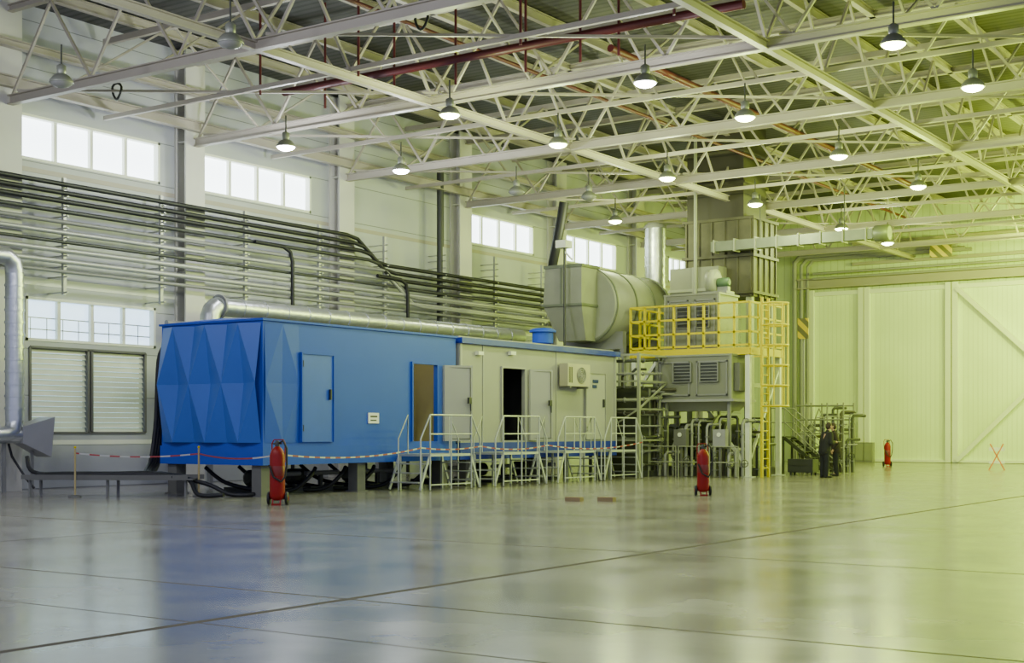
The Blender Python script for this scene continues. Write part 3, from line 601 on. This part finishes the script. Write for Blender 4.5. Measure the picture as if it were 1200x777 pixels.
pipe("flue_pipe",[onY(661,237,41.5),onY(657,262,41.5),onY(648,308,41.5),onY(646,330,41.8)],0.18,BLK,"black slanting flue pipe beside the silencer","pipe")
p=onY(768,318,44.8)
T=Thing("round_riser_duct","silver spiral round duct rising behind the silencer","duct",(p.x,44.8,0))
T.part("duct_riser",banded(MB(),[(p.x,44.8,6.2),(p.x,44.8,9.0)],0.38,0.4),SILV); T.part("duct_cap",MB().lathe((p.x,44.8,9.0),[(0.42,0),(0.42,0.1),(0.3,0.2)]),PGREY)
T.part("support_leg",MB().beam((p.x,44.8,0),(p.x,44.8,6.2),0.14),PGREY)
# ------------------------------------------------------------ exhaust stack
T=Thing("exhaust_stack","tall dark olive rectangular exhaust stack rising through the roof","exhaust stack",(-21.4,45,0))
sx0,sx1,sy0,sy1=-22.6,-20.1,44.0,45.9
T.part("stack_shell",MB().box((sx0,sy0,8.9),(sx1-.3,sy1,ZR-0.02)),OLIVE)
T.part("lower_casing",MB().box((sx0-.05,sy0-.05,6.2),(sx1+.05,sy1+.05,8.9)),OLIVE2)
rb=MB()
for k in range(6):
    x=sx0+(sx1-sx0)*k/5; rb.box((x-0.03,sy0-0.1,6.2),(x+0.03,sy0,8.9))
for k in range(5):
    y=sy0+(sy1-sy0)*k/4; rb.box((sx1,y-0.03,6.2),(sx1+0.1,y+0.03,8.9))
T.part("stiffener_rib",rb,OLIVE2)
fl_=MB()
for z in (6.3,7.6,8.9): fl_.box((sx0-0.14,sy0-0.14,z),(sx1+0.14,sy1+0.14,z+0.1))
for z in (10.2,11.3): fl_.box((sx0-0.08,sy0-0.08,z),(sx1-0.22,sy1+0.08,z+0.08))
T.part("flange",fl_,OLIVE2)
for x in (sx0+0.1,sx1-0.1):
    for y in (sy0+0.1,sy1-0.1): T.part("support_leg",MB().beam((x,y,0),(x,y,6.2),0.22),GREY2)
T.part("cross_brace",MB().beam((sx0+.1,sy0+.1,0.4),(sx1-.1,sy0+.1,3),0.1).beam((sx1-.1,sy0+.1,0.4),(sx0+.1,sy0+.1,3),0.1).beam((sx0,sy0+.1,3.1),(sx1,sy0+.1,3.1),0.16).beam((sx1-.1,sy0,3.1),(sx1-.1,sy1,3.1),0.16),GREY2)
a=onY(815,118,43.2); b=onY(815,352,43.2)
pipe("roof_riser",[a,b],0.06,GREY2,"pale vertical pipe rising in front of the exhaust stack","pipe")
T=Thing("branch_duct","slim ribbed grey-green duct with flanged joints branching from the stack","duct",(-18.5,43.4,8))
T.part("duct_run",MB().box((-21.3,43.25,7.76),(-15.5,43.6,8.1)),DULLM)
f=MB()
for k in range(8): x=-21.2+0.78*k; f.box((x,43.2,7.71),(x+.05,43.65,8.15))
T.part("flange",f,GREY2)
T.part("end_cowl",MB().lathe((-15.5,43.42,7.93),[(0.2,0),(0.27,0.05),(0.27,0.5),(0.22,0.52)],(1,0,0),18),DULLM)
T.part("hanger",MB().tube([(-16.5,43.4,8.1),(-16.5,43.4,9.6)],0.02,6).tube([(-19.5,43.4,8.1),(-19.5,43.4,9.6)],0.02,6),DARK)
# ------------------------------------------------------------ yellow platform
px0,px1,py0,py1=-23.0,-18.6,40.6,43.2; zf=4.17
T=Thing("service_platform","yellow railed steel service platform on white legs around the machine","platform",(-20.8,41.9,0))
T.part("deck",MB().box((px0,py0,zf-0.06),(px1,py1,zf)),DGREY)
T.part("edge_beam",MB().beam((px0,py0,zf-0.08),(px1,py0,zf-0.08),0.08,0.24).beam((px1,py0,zf-0.08),(px1,py1,zf-0.08),0.08,0.24).beam((px0,py0,zf-0.08),(px0,py1,zf-0.08),0.08,0.24),YEL)
nP=8
for k in range(nP+1):
    x=px0+(px1-px0)*k/nP; T.part("railing_post",MB().beam((x,py0,zf),(x,py0,zf+1.5),0.065),YEL)
for k in range(1,5):
    y=py0+(py1-py0)*k/4; T.part("railing_post",MB().beam((px1,y,zf),(px1,y,zf+1.5),0.065),YEL); T.part("railing_post",MB().beam((px0,y,zf),(px0,y,zf+1.5),0.065),YEL)
for z in (0.12,0.55,1.02,1.5):
    T.part("rail",MB().beam((px0,py0,zf+z),(px1,py0,zf+z),0.065),YEL); T.part("rail",MB().beam((px1,py0,zf+z),(px1,py1,zf+z),0.065),YEL); T.part("rail",MB().beam((px0,py0,zf+z),(px0,py1,zf+z),0.065),YEL)
for x,y in ((px0+.1,py0+.1),(px1-.1,py0+.1),(px0+.1,py1-.1),(px1-.1,py1-.1)):
    T.part("support_leg",MB().beam((x,y,0),(x,y,zf-0.1),0.16).box((x-.18,y-.18,0),(x+.18,y+.18,0.03)),WHITE)
T.part("knee_brace",MB().beam((px1-.1,py0+.1,0.3),(px1-1.0,py0+.1,1.4),0.1).beam((px1-.1,py0+.1,0.4),(px1-.1,py1-.1,3.6),0.08).beam((px0+.1,py0+.1,2.7),(px0+1.1,py0+.1,zf-.15),0.1),WHITE)
HOU=mat("grey_housing",(0.19,0.195,0.145),0.5)
def louvbox(name,lab,x0,x1,y0,y1,z0,z1,m=HOU):
    T=Thing(name,lab,"filter housing",((x0+x1)/2,(y0+y1)/2,z0))
    T.part("casing",MB().box((x0,y0,z0),(x1,y1,z1)),m)
    n=2; w=(x1-x0)/n
    for k in range(n):
        a=x0+k*w+0.12; b=x0+(k+1)*w-0.12
        fr=MB().box((a,y0-0.04,z0+0.15),(b,y0,z0+0.2)).box((a,y0-0.04,z1-0.2),(b,y0,z1-0.15)).box((a,y0-0.04,z0+0.15),(a+0.05,y0,z1-0.15)).box((b-0.05,y0-0.04,z0+0.15),(b,y0,z1-0.15))
        T.part("access_panel",fr,PGREY)
    for q in range(2):
        gx=x0+(x1-x0)*(0.24,0.60)[q]; gx2=gx+(x1-x0)*0.24; g=MB()
        gg=T.part("grille",MB().box((gx,y0-0.06,z0+(z1-z0)*0.42),(gx2,y0-0.01,z0+(z1-z0)*0.86)),DARK)
        for k in range(7):
            z=z0+(z1-z0)*(0.42+0.44*k/6); g.box((gx,y0-0.09,z-.012),(gx2,y0-0.06,z+.012))
        for xx in (gx,gx2): g.box((xx-.02,y0-.1,z0+(z1-z0)*.42),(xx+.02,y0-.05,z0+(z1-z0)*.86))
        T.part("grille_bars",g,PGREY,parent=gg)
    T.part("corner_trim",MB().box((x0-.03,y0-.03,z0),(x0+.05,y0+.02,z1)).box((x1-.05,y0-.03,z0),(x1+.03,y0+.05,z1)).box((x0-.04,y0-.04,z1),(x1+.04,y1+.04,z1+.06)),GREY2)
    return T
T=louvbox("filter_housing","grey-green filter housing with grilles standing on the yellow platform",-22.0,-20.0,41.2,42.7,zf,6.05)
ly=40.15
T=louvbox("filter_housing","grey-green filter housing with dark grilles slung under the yellow platform",-21.75,-19.05,ly,41.6,2.5,3.93)
hp=MB(); hp.add([(-21.75,ly,2.5),(-19.05,ly,2.5),(-19.05,41.6,2.5),(-21.75,41.6,2.5),(-21.5,ly+.3,2.15),(-19.3,ly+.3,2.15),(-19.3,41.3,2.15),(-21.5,41.3,2.15)],[(0,4,5,1),(1,5,6,2),(2,6,7,3),(3,7,4,0),(4,7,6,5)])
T.part("hopper",hp,GREY2)
for x in (-21.65,-19.15):
    for y in (ly+.08,41.5): T.part("support_leg",MB().beam((x,y,0),(x,y,2.5),0.1),PGREY)
T.part("base_flange",MB().box((-21.9,ly-.15,2.45),(-18.9,41.7,2.53)),GREYP)
T.part("door_box",MB().box((-19.04,ly+.2,2.8),(-18.85,41.2,3.7)),DGREY)
T=Thing("air_inlet_box","grey-green sheet-metal inlet box above the platform","inlet box",(-21.9,43.3,0))
T.part("casing",MB().box((-22.9,43.25,5.6),(-21.0,43.9,7.25)),HOU); T.part("stiffener_rib",MB().box((-22.95,43.2,6.4),(-20.95,43.25,6.5)).box((-22,43.19,5.6),(-21.9,43.25,7.25)),GREY2)
T.part("support_leg",MB().beam((-22.8,43.5,0),(-22.8,43.5,5.6),0.1).beam((-21.1,43.5,0),(-21.1,43.5,5.6),0.1),GREY2,split=True)
T=Thing("blower_fan","grey-green centrifugal blower with motor on the filter housing","blower",(-20.6,42,6.1))
T.part("volute",MB().lathe((-20.75,42,6.55),[(0.3,0),(0.42,0.03),(0.42,0.3),(0.3,0.33)],(1,0,0),24),GREY2)
T.part("motor",MB().lathe((-20.4,42,6.5),[(0.16,0),(0.17,0.02),(0.17,0.38),(0.1,0.42)],(1,0,0),16),mat("motor_green",(0.06,0.11,0.06),0.5))
T.part("mount",MB().box((-20.85,41.7,6.11),(-19.95,42.3,6.2)).box((-20.4,41.9,6.2),(-20.0,42.1,6.36)),PGREY)
T=Thing("caged_ladder","yellow caged ladder up to the service platform","ladder",(-18.1,41.2,0))
lx,ly0,ly1=-18.25,40.75,41.25
T.part("stile",MB().beam((lx,ly0,0),(lx,ly0,5.8),0.075),YEL); T.part("stile",MB().beam((lx,ly1,0),(lx,ly1,5.8),0.075),YEL)
for k in range(18): T.part("rung",MB().tube([(lx,ly0,0.3+k*0.3),(lx,ly1,0.3+k*0.3)],0.024,6),YEL)
cyl=(ly0+ly1)/2
for z in (2.3,2.95,3.6,4.25,4.9,5.6):
    T.part("cage_hoop",MB().tube([(lx,ly0,z)]+[(lx+0.35+0.42*math.sin(t),cyl-0.42*math.cos(t),z) for t in [math.pi*k/8 for k in range(9)]]+[(lx,ly1,z)],0.034,6),YEL)
for t in (0.1,0.3,0.5,0.7,0.9): T.part("cage_bar",MB().beam((lx+0.35+0.42*math.sin(t*math.pi),cyl-0.42*math.cos(t*math.pi),2.3),(lx+0.35+0.42*math.sin(t*math.pi),cyl-0.42*math.cos(t*math.pi),5.6),0.045,0.03),YEL)
T.part("strut",MB().beam((lx,ly0,3.9),(px1+0.05,ly0,3.9),0.04).beam((lx,ly1,3.9),(px1+0.05,ly1,3.9),0.04),YEL)
# turbine + pipework
T=Thing("turbine_casing","dark olive flanged turbine casing on a steel baseplate","turbine",(-20.8,43.2,0))
T.part("baseplate",MB().box((-23.1,41.8,0),(-18.9,43.7,0.28)),DGREY)
T.part("casing",MB().lathe((-22.6,42.6,1.25),[(0.35,0),(0.5,0.1),(0.55,0.9),(0.7,1.0),(0.7,1.9),(0.5,2.3),(0.45,3.1),(0.3,3.3)],(1,0,0),28),OLIVED)
f=MB()
for x,r in ((-21.7,0.66),(-20.65,0.8),(-20.2,0.7),(-19.6,0.6)): f.lathe((x,42.6,1.25),[(r,0),(r,0.09)],(1,0,0),28)
T.part("flange",f,GREY2); T.part("pedestal",MB().box((-22.3,42.3,0.28),(-22,42.9,0.9)).box((-20.9,42.3,0.28),(-20.5,42.9,0.7)).box((-19.7,42.3,0.28),(-19.4,42.9,0.85)),DGREY)
def valvepipe(pts,r,m,vals=(),lab="grey-green process pipe with flanges and valve"):
    c=Vector(pts[0]); T=Thing("process_pipe",lab,"pipe",(c.x,c.y,min(p[2] for p in pts)),"process pipework")
    T.part("pipe_run",MB().tube(pts,r,10),m)
    f=MB(); k_=0
    for p,q in zip(pts[:-1],pts[1:]):
        p=Vector(p);q=Vector(q);d=(q-p)
        if d.length>0.9:
            for t in (0.2,0.8): f.lathe(p+d*t,[(r*1.6,0),(r*1.6,0.04)],d,12); k_+=1
    if k_: T.part("flange",f,PGREY)
    for v in vals:
        v=Vector(v); w=T.part("valve",MB().ball(v,r*1.9,12,8).tube([v,v+Vector((0.14,-0.16,0))],0.02,8),m)
        c=v+Vector((0.14,-0.16,0)); d=Vector((0.2,-0.22,0)).normalized(); a=Vector((0,0,1)); b=d.cross(a)
        T.part("handwheel",MB().tube([c+(a*math.cos(k*math.pi/6)+b*math.sin(k*math.pi/6))*0.11 for k in range(13)],0.014,6).beam(c-a*.11,c+a*.11,.015).beam(c-b*.11,c+b*.11,.015),OLIVED,parent=w)
ms=(GREY2,OLIVED,PGREY,OLIVED,GREYP,OLIVE2)
for i in range(14):
    x=-23.2+0.14*i; y=38.6+0.11*i; zt=1.5+random.random()*2.2
    valvepipe([(x,y,0.02),(x,y,zt),(x+0.08,y+0.02,zt+0.1),(x+0.3+random.random()*0.4,y+0.3,zt+0.1)],0.035+0.02*random.random(),ms[i%6],[(x,y,0.7+random.random()*1.2)] if i%3==0 else ())
for i in range(9):
    z=0.4+0.42*i; valvepipe([(-23.1,38.4,z),(-21.75,38.45,z),(-21.6,38.6,z),(-21.5,40.0,z+0.05*(i%3))],0.03+0.012*(i%3),ms[(i+1)%6])
T=Thing("pipe_rack_frame","grey-green steel frame carrying process pipes beside the platform","pipe rack",(-21.9,39.6,0))
for x in (-23.2,-21.4):
    for y in (38.3,40.2): T.part("post",MB().beam((x,y,0),(x,y,4.0),0.09),GREY2)
cb=MB()
for z in (1.2,2.2,3.1,3.95): cb.beam((-23.2,38.3,z),(-21.4,38.3,z),0.06).beam((-21.4,38.3,z),(-21.4,40.2,z),0.06)
cb.beam((-23.2,38.3,1.2),(-21.4,38.3,2.2),0.05).beam((-21.4,38.3,2.2),(-21.4,40.2,3.1),0.05)
T.part("cross_beam",cb,GREY2)
T=Thing("machine_enclosure","dark olive machine enclosure behind the pipe rack","machine enclosure",(-22.3,40,0))
T.part("casing",MB().box((-23.0,38.9,0.2),(-21.7,40.1,2.9)),OLIVED); T.part("stiffener_rib",MB().box((-21.69,38.9,1.0),(-21.64,40.1,1.08)).box((-21.69,38.9,2.0),(-21.64,40.1,2.08)).box((-21.69,39.45,.2),(-21.64,39.52,2.9)),GREY2); T.part("skid_base",MB().box((-23.1,38.8,0),(-21.6,40.2,0.2)),DARK)
for i in range(34):
    x=-22.6+0.125*i; y=40.95+0.5*random.random() if i%2 else 39.9+0.2*random.random(); zt=0.5+random.random()*1.4
    x2=min(x+0.4+random.random()*0.5,-18.4)
    valvepipe([(x,y,0.02),(x,y,zt),(x+0.06,y,zt+0.07),(x2,y,zt+0.07),(x2+0.05,y,zt),(x2+0.05,y,0.02)] if i%2 and x2>x+.15 else [(x,y,0.02),(x,y,zt),(x,y+0.1,zt+0.1),(x,y+1.0,zt+0.1)],0.03+0.025*random.random(),ms[i%6],[(x,y,0.4+0.3*random.random())] if i%4==0 else ())
for i,(x,y) in enumerate(((-22.3,39.7),(-20.6,39.7),(-19.3,39.9))):
    T=Thing("instrument_stand","small grey local instrument box with gauge on a post","instrument",(x,y,0),"local instrument stands")
    T.part("post",MB().beam((x,y,0),(x,y,1.0),0.06),DGREY); bx_=T.part("instrument_box",MB().box((x-.22,y-.12,1.0),(x+.22,y+.1,1.55)),(PGREY,DGREY,GREYP)[i]); T.part("gauge",MB().lathe((x,y-.13,1.38),[(0.07,0),(0.07,0.02)],(0,-1,0),14),WHITE,parent=bx_)
for i in range(3):
    T=Thing("skid_guard_rail","low grey guard rail around the machine skid","guard rail",(-22.6+1.4*i,39.3,0),"machine guard rails")
    x=-21.6+1.1*i
    for xx in (x,x+1.0): T.part("post",MB().tube([(xx,39.3,0),(xx,39.3,1.0)],0.02,8),GREY2)
    for z in (0.5,1.0): T.part("rail",MB().tube([(x,39.3,z),(x+1.0,39.3,z)],0.02,8),GREY2)
# low stair and scaffold beside the ladder
T=Thing("steel_staircase","grey-green steel stair with tube handrails leading down from the machine","stairs",(-18,46,0))
s0=Vector((-19.3,45.0,1.3)); s1=Vector((-17.8,45.0,0.0))
for dy in (0,0.8):
    T.part("stringer",MB().beam(s0+Vector((0,dy,-0.05)),s1+Vector((0,dy,0.08)),0.04,0.12),OLIVED)
    for hgt in (0.5,1.0): T.part("handrail",MB().tube([s0+Vector((-0.7,dy,hgt)),s0+Vector((0,dy,hgt)),s1+Vector((0,dy,hgt))],0.02,8),GREY2)
    for t in (0,0.5,1): q=s0.lerp(s1,t)+Vector((0,dy,0)); T.part("baluster",MB().tube([q,q+Vector((0,0,1.0))],0.02,8),GREY2)
for k in range(6):
    q=s0.lerp(s1,(k+0.5)/6.3); T.part("tread",MB().box((q.x-0.12,45.03,q.z-0.03),(q.x+0.12,45.77,q.z)),OLIVED)
T.part("landing",MB().box((-20.0,44.98,1.25),(-19.3,45.82,1.31)),OLIVED)
for y in (45.0,45.8):
    for x in (-19.35,-19.95): T.part("support_leg",MB().beam((x,y,0),(x,y,1.25),0.07),OLIVED)
T=Thing("scaffold_frame","light grey-green tubular scaffold frame beside the machine","scaffold",(-18.3,46.8,0))
for x in (-19.4,-18.8,-18.2,-17.6):
    for y in (46.2,47.2): T.part("post",MB().tube([(x,y,0),(x,y,2.5)],0.03,8),GREY2)
for z in (0.4,0.9,1.4,1.9,2.4):
    for y in (46.2,47.2): T.part("ledger",MB().tube([(-19.4,y,z),(-17.6,y,z)],0.025,8),GREY2)
T.part("cross_brace",MB().tube([(-19.4,46.2,0.1),(-18.5,46.2,2.3)],0.02,6).tube([(-17.6,46.2,0.1),(-18.5,46.2,2.3)],0.02,6),GREY2)
for i in range(30):
    x=-19.3+0.06*i; y=46.35+0.12*(i%6); zt=0.6+1.7*random.random()
    valvepipe([(x,y,0.02),(x,y,zt),(x+0.03,y+0.08,zt+0.08),(x+.3,y+0.5,zt+0.08)],0.03+0.02*(i%2),ms[(i*5)%6],[(x,y,0.4+0.5*random.random())] if i%4==0 else ())
T=Thing("tool_cabinet","low dark equipment cabinet on short feet beside the ladder","cabinet",(-18.0,43.6,0))
T.part("body",MB().box((-18.5,43.4,0.1),(-17.6,43.9,0.55)),DARK); T.part("drawer",MB().box((-18.48,43.38,0.33),(-17.62,43.4,0.52)),DARK); T.part("drawer",MB().box((-18.48,43.38,0.13),(-17.62,43.4,0.31)),DARK)
for x in (-18.45,-17.7):
    for y in (43.45,43.8): T.part("foot",MB().box((x,y,0),(x+.06,y+.06,0.1)),DARK)
# ------------------------------------------------------------ back wall: hangar doors
def bx(px,py=450): return onY(px,py,YB).x
zt=8.55
xs=[(bx(953),bx(1011)),(bx(1018),bx(1113)),(bx(1121),bx(1290))]
for i,(a,b) in enumerate(xs):
    d=struct("door_%d"%(i+1),MB().box((a,YB-0.12,0.03),(b,YB-0.001,zt-(0.3 if i else 0.25))),DOORM)
    fr=MB(); 
    for x in (a,b): fr.box((x-0.13,YB-0.3,0.02),(x+0.13,YB-0.12,zt-0.1))
    fr.box((a,YB-0.25,0.02),(b,YB-0.12,0.14)).box((a,YB-0.25,zt-0.4),(b,YB-0.12,zt-0.2))
    if i==2:
        fr.beam((a+0.1,YB-0.3,zt-0.4),(a+4.2,YB-0.3,4.2),0.2).beam((a+0.1,YB-0.3,0.1),(a+4.2,YB-0.3,4.2),0.2)
    struct("door_frame",fr,WHITE,d)
struct("trim_10",MB().ibeam((bx(940),YB-0.5,zt+0.2),(1,YB-0.5,zt+0.2),0.4,0.5,0.06),CREAM)
struct("trim_11",MB().box((bx(1000),YB-0.2,zt+1.0),(1,YB-0.01,zt+1.15)).box((bx(1000),YB-0.2,zt+2.0),(1,YB-0.01,zt+2.12)),CREAM)
for px,r in ((936,0.16),(944,0.12),(951,0.1)):
    x=bx(px)+0.0; valv=[(x,YB-0.5,0.02),(x,YB-0.5,9.2+r*4),(x+0.3,YB-0.5,9.5+r*4),(x+8,YB-0.5,9.5+r*4)]
    pipe("riser_pipe",valv,r*0.8,GREYP,"pale riser pipe climbing and turning along the end wall","pipe","end wall pipes",12)
for z in (8.95,9.2,10.9): pipe("end_wall_pipe",[(bx(960),YB-0.85,z),(0,YB-0.85,z)],0.06,GREYP,"pale pipe running above the hangar doors","pipe","end wall pipes")
p=onY(1103,291,YB-1.1); single("hazard_plate",MB().box((p.x-.5,YB-1.2,p.z-.4),(p.x+.5,YB-1.1,p.z+.4)).box((p.x-.05,YB-1.1,p.z-.05),(p.x+.05,YB-0.001,p.z+.05)),HAZ,"yellow hazard striped plate above the hangar doors","hazard plate",p)
p=onY(941,385,50.0)
T=Thing("hazard_marker","small yellow striped hazard plate on a slim grey post","hazard plate",(p.x,50,0))
T.part("plate",MB().box((p.x-0.22,50,p.z-0.4),(p.x+0.22,50.04,p.z+0.4)),HAZ); T.part("post",MB().beam((p.x,50.08,0),(p.x,50.08,p.z+.4),0.07),GREYP)
for px,hh,w_ in ((1003,1.9,0.22),(1013,0.95,0.45),(1023,0.95,0.45)):
    x=bx(px); T=Thing("electrical_cabinet","narrow grey electrical cabinet standing against the hangar door","cabinet",(x,YB-0.55,0),"electrical cabinets")
    T.part("body",MB().box((x-w_/2,YB-0.7,0),(x+w_/2,YB-0.4,hh)),PGREY); T.part("cabinet_door",MB().box((x-w_/2+.03,YB-0.72,0.08),(x+w_/2-.03,YB-0.7,hh-.06)),GREY2)
p=onZ(1168,551,0); T=Thing("folding_barrier","orange and white folding barrier on the floor","barrier",p)
d=Vector((C,S,0))
T.part("strut",MB().beam(p-d*.3,p+d*.25+Vector((0,0,1)),.04).beam(p+d*.3,p-d*.25+Vector((0,0,1)),.04),ORG); T.part("board",MB().beam(p-d*.3+Vector((0,0,.8)),p+d*.3+Vector((0,0,.8)),.03,.14),PAPER); T.part("board",MB().beam(p-d*.3+Vector((0,0,.3)),p+d*.3+Vector((0,0,.3)),.03,.1),PAPER)
# ------------------------------------------------------------ people
def person(pos,face,jk,lab,lean=0.0,paper=False,flip=1):
    T=Thing("person",lab,"person",pos); ca,sa=math.cos(face),math.sin(face); P0=Vector(pos)
    def W(f,l,z):
        f=f+lean*max(0,z-0.95); return P0+Vector((ca*f-sa*l,sa*f+ca*l,z))
    def remesh(name,mb,m,vox,parent=None):
        o=T.part(name,mb,m,parent); md=o.modifiers.new("Remesh",'REMESH'); md.mode='VOXEL'; md.voxel_size=vox; md.use_smooth_shade=True
        sm=o.modifiers.new("Smooth",'SMOOTH'); sm.iterations=3; sm.factor=0.5; return o
    b=MB(); k=MB(); t=MB(); sh=MB()
    b.cap(W(0,0,0.98),W(0,0,1.2),0.125,0.115); b.cap(W(0,0,1.2),W(0.0,0,1.40),0.12,0.09); b.cap(W(0,0,1.42),W(0.015,0,1.53),0.058,0.052)
    b.ball(W(0.02,0,1.655),(0.082,0.082,0.112)); b.ball(W(0.045,0,1.60),(0.06,0.06,0.062)); b.cap(W(0.10,0,1.66),W(0.122,0,1.625),0.012,0.018)
    b.cap(W(0.095,-0.02,1.585),W(0.095,0.02,1.585),0.012,0.012)
    for s in (-1,1): b.ball(W(0.01,0.085*s,1.64),(0.02,0.02,0.032))
    for s in (-1,1):
        hip=W(0,0.09*s,0.94); kn=W(0.02,0.1*s,0.5); an=W(-0.01,0.1*s,0.09)
        b.cap(hip,kn,0.085,0.055); b.cap(kn,an,0.055,0.04); b.cap(an,W(0.13,0.11*s,0.04),0.04,0.035)
        t.cap(W(0,0.085*s,0.93),W(0.02,0.1*s,0.5),0.118,0.088); t.cap(W(0.02,0.1*s,0.5),W(-0.01,0.1*s,0.10),0.088,0.076)
        sh.cap(W(-0.04,0.105*s,0.05),W(0.17,0.12*s,0.042),0.048,0.04)
        shd=W(0,0.17*s,1.40); 
        if paper: el=W(0.03,0.25*s,1.12); wr=W(0.27,0.13*s,1.14)
        else: el=W(-0.03,0.24*s,1.12); wr=W(0.1,0.2*s,0.9)
        b.cap(shd,el,0.052,0.042); b.cap(el,wr,0.040,0.028)
        k.cap(W(0,0.165*s,1.395),el,0.088,0.074); k.cap(el,el.lerp(wr,0.88),0.074,0.055)
        dd=(wr-el).normalized(); side=dd.cross(Vector((0,0,1))).normalized(); pm=wr+dd*0.09
        b.cap(wr,pm,0.028,0.034); up=side.cross(dd)
        for q,(o_,L_) in enumerate(((-0.03,0.07),(-0.01,0.082),(0.01,0.078),(0.03,0.062))):
            a=pm+side*o_; m_=a+dd*L_*0.55-up*0.008; e_=m_+dd*L_*0.4-up*0.03; b.cap(a,m_,0.0105,0.0095); b.cap(m_,e_,0.0095,0.008)
        th=wr+dd*0.03+side*(0.03*-s); b.cap(th,th+side*(0.03*-s)+dd*0.04,0.012,0.0105); b.cap(th+side*(0.03*-s)+dd*0.04,th+side*(0.035*-s)+dd*0.07,0.0105,0.009)
    t.cap(W(0,-0.06,0.97),W(0,0.06,0.97),0.125,0.125)
    k.cap(W(0,-0.055,0.84),W(0,-0.065,1.15),0.158,0.150); k.cap(W(0,0.055,0.84),W(0,0.065,1.15),0.158,0.150)
    k.cap(W(0,-0.065,1.15),W(0,-0.11,1.36),0.150,0.108); k.cap(W(0,0.065,1.15),W(0,0.11,1.36),0.150,0.108); k.cap(W(-0.01,0,1.40),W(-0.005,0,1.475),0.085,0.072)
    B=remesh("body",b,SKIN,0.007); remesh("jacket",k,jk,0.012,B); remesh("trousers",t,TRS,0.012,B)
    T.part("shoes",sh,BLK,B)
    h=MB(); h.ball(W(-0.008,0,1.675),(0.094,0.094,0.108)); h.ball(W(-0.03,0,1.63),(0.078,0.078,0.09)); remesh("hair",h,HAIR,0.01,B)
    ey=MB(); 
    for s in (-1,1): ey.ball(W(0.096,0.03*s,1.66),(0.010,0.010,0.008),8,6)
    T.part("eyes",ey,DARK,B)
    return W
pa=onZ(966,560,0); pb=onZ(980,558,0)
Wf=person(pa,math.radians(60),JKT,"person in black jacket and dark trousers reading a paper",0.26,True)
person(pb,math.radians(205),JKT2,"person in dark brown jacket leaning towards a colleague",0.14)
pp=MB(); c=Wf(0.40,0,1.15); pp.box((c.x-0.15,c.y-0.11,c.z),(c.x+0.15,c.y+0.11,c.z+0.006)); single("paper_sheet",pp,PAPER,"white paper sheet held by a person","paper",c)
# ------------------------------------------------------------ light & camera
W=bpy.data.worlds.new("World"); bpy.context.scene.world=W; W.use_nodes=True
bg=W.node_tree.nodes["Background"]; bg.inputs[0].default_value=(0.60,0.65,1.0,1); bg.inputs[1].default_value=0.82
cam=bpy.data.cameras.new("Camera"); co=bpy.data.objects.new("Camera",cam); bpy.context.scene.collection.objects.link(co)
cam.sensor_width=36; cam.lens=48; cam.shift_y=(HY-388.5)/1200; cam.clip_end=300
co.location=(0,0,CZ); co.rotation_euler=(math.pi/2,0,TH); bpy.context.scene.camera=co
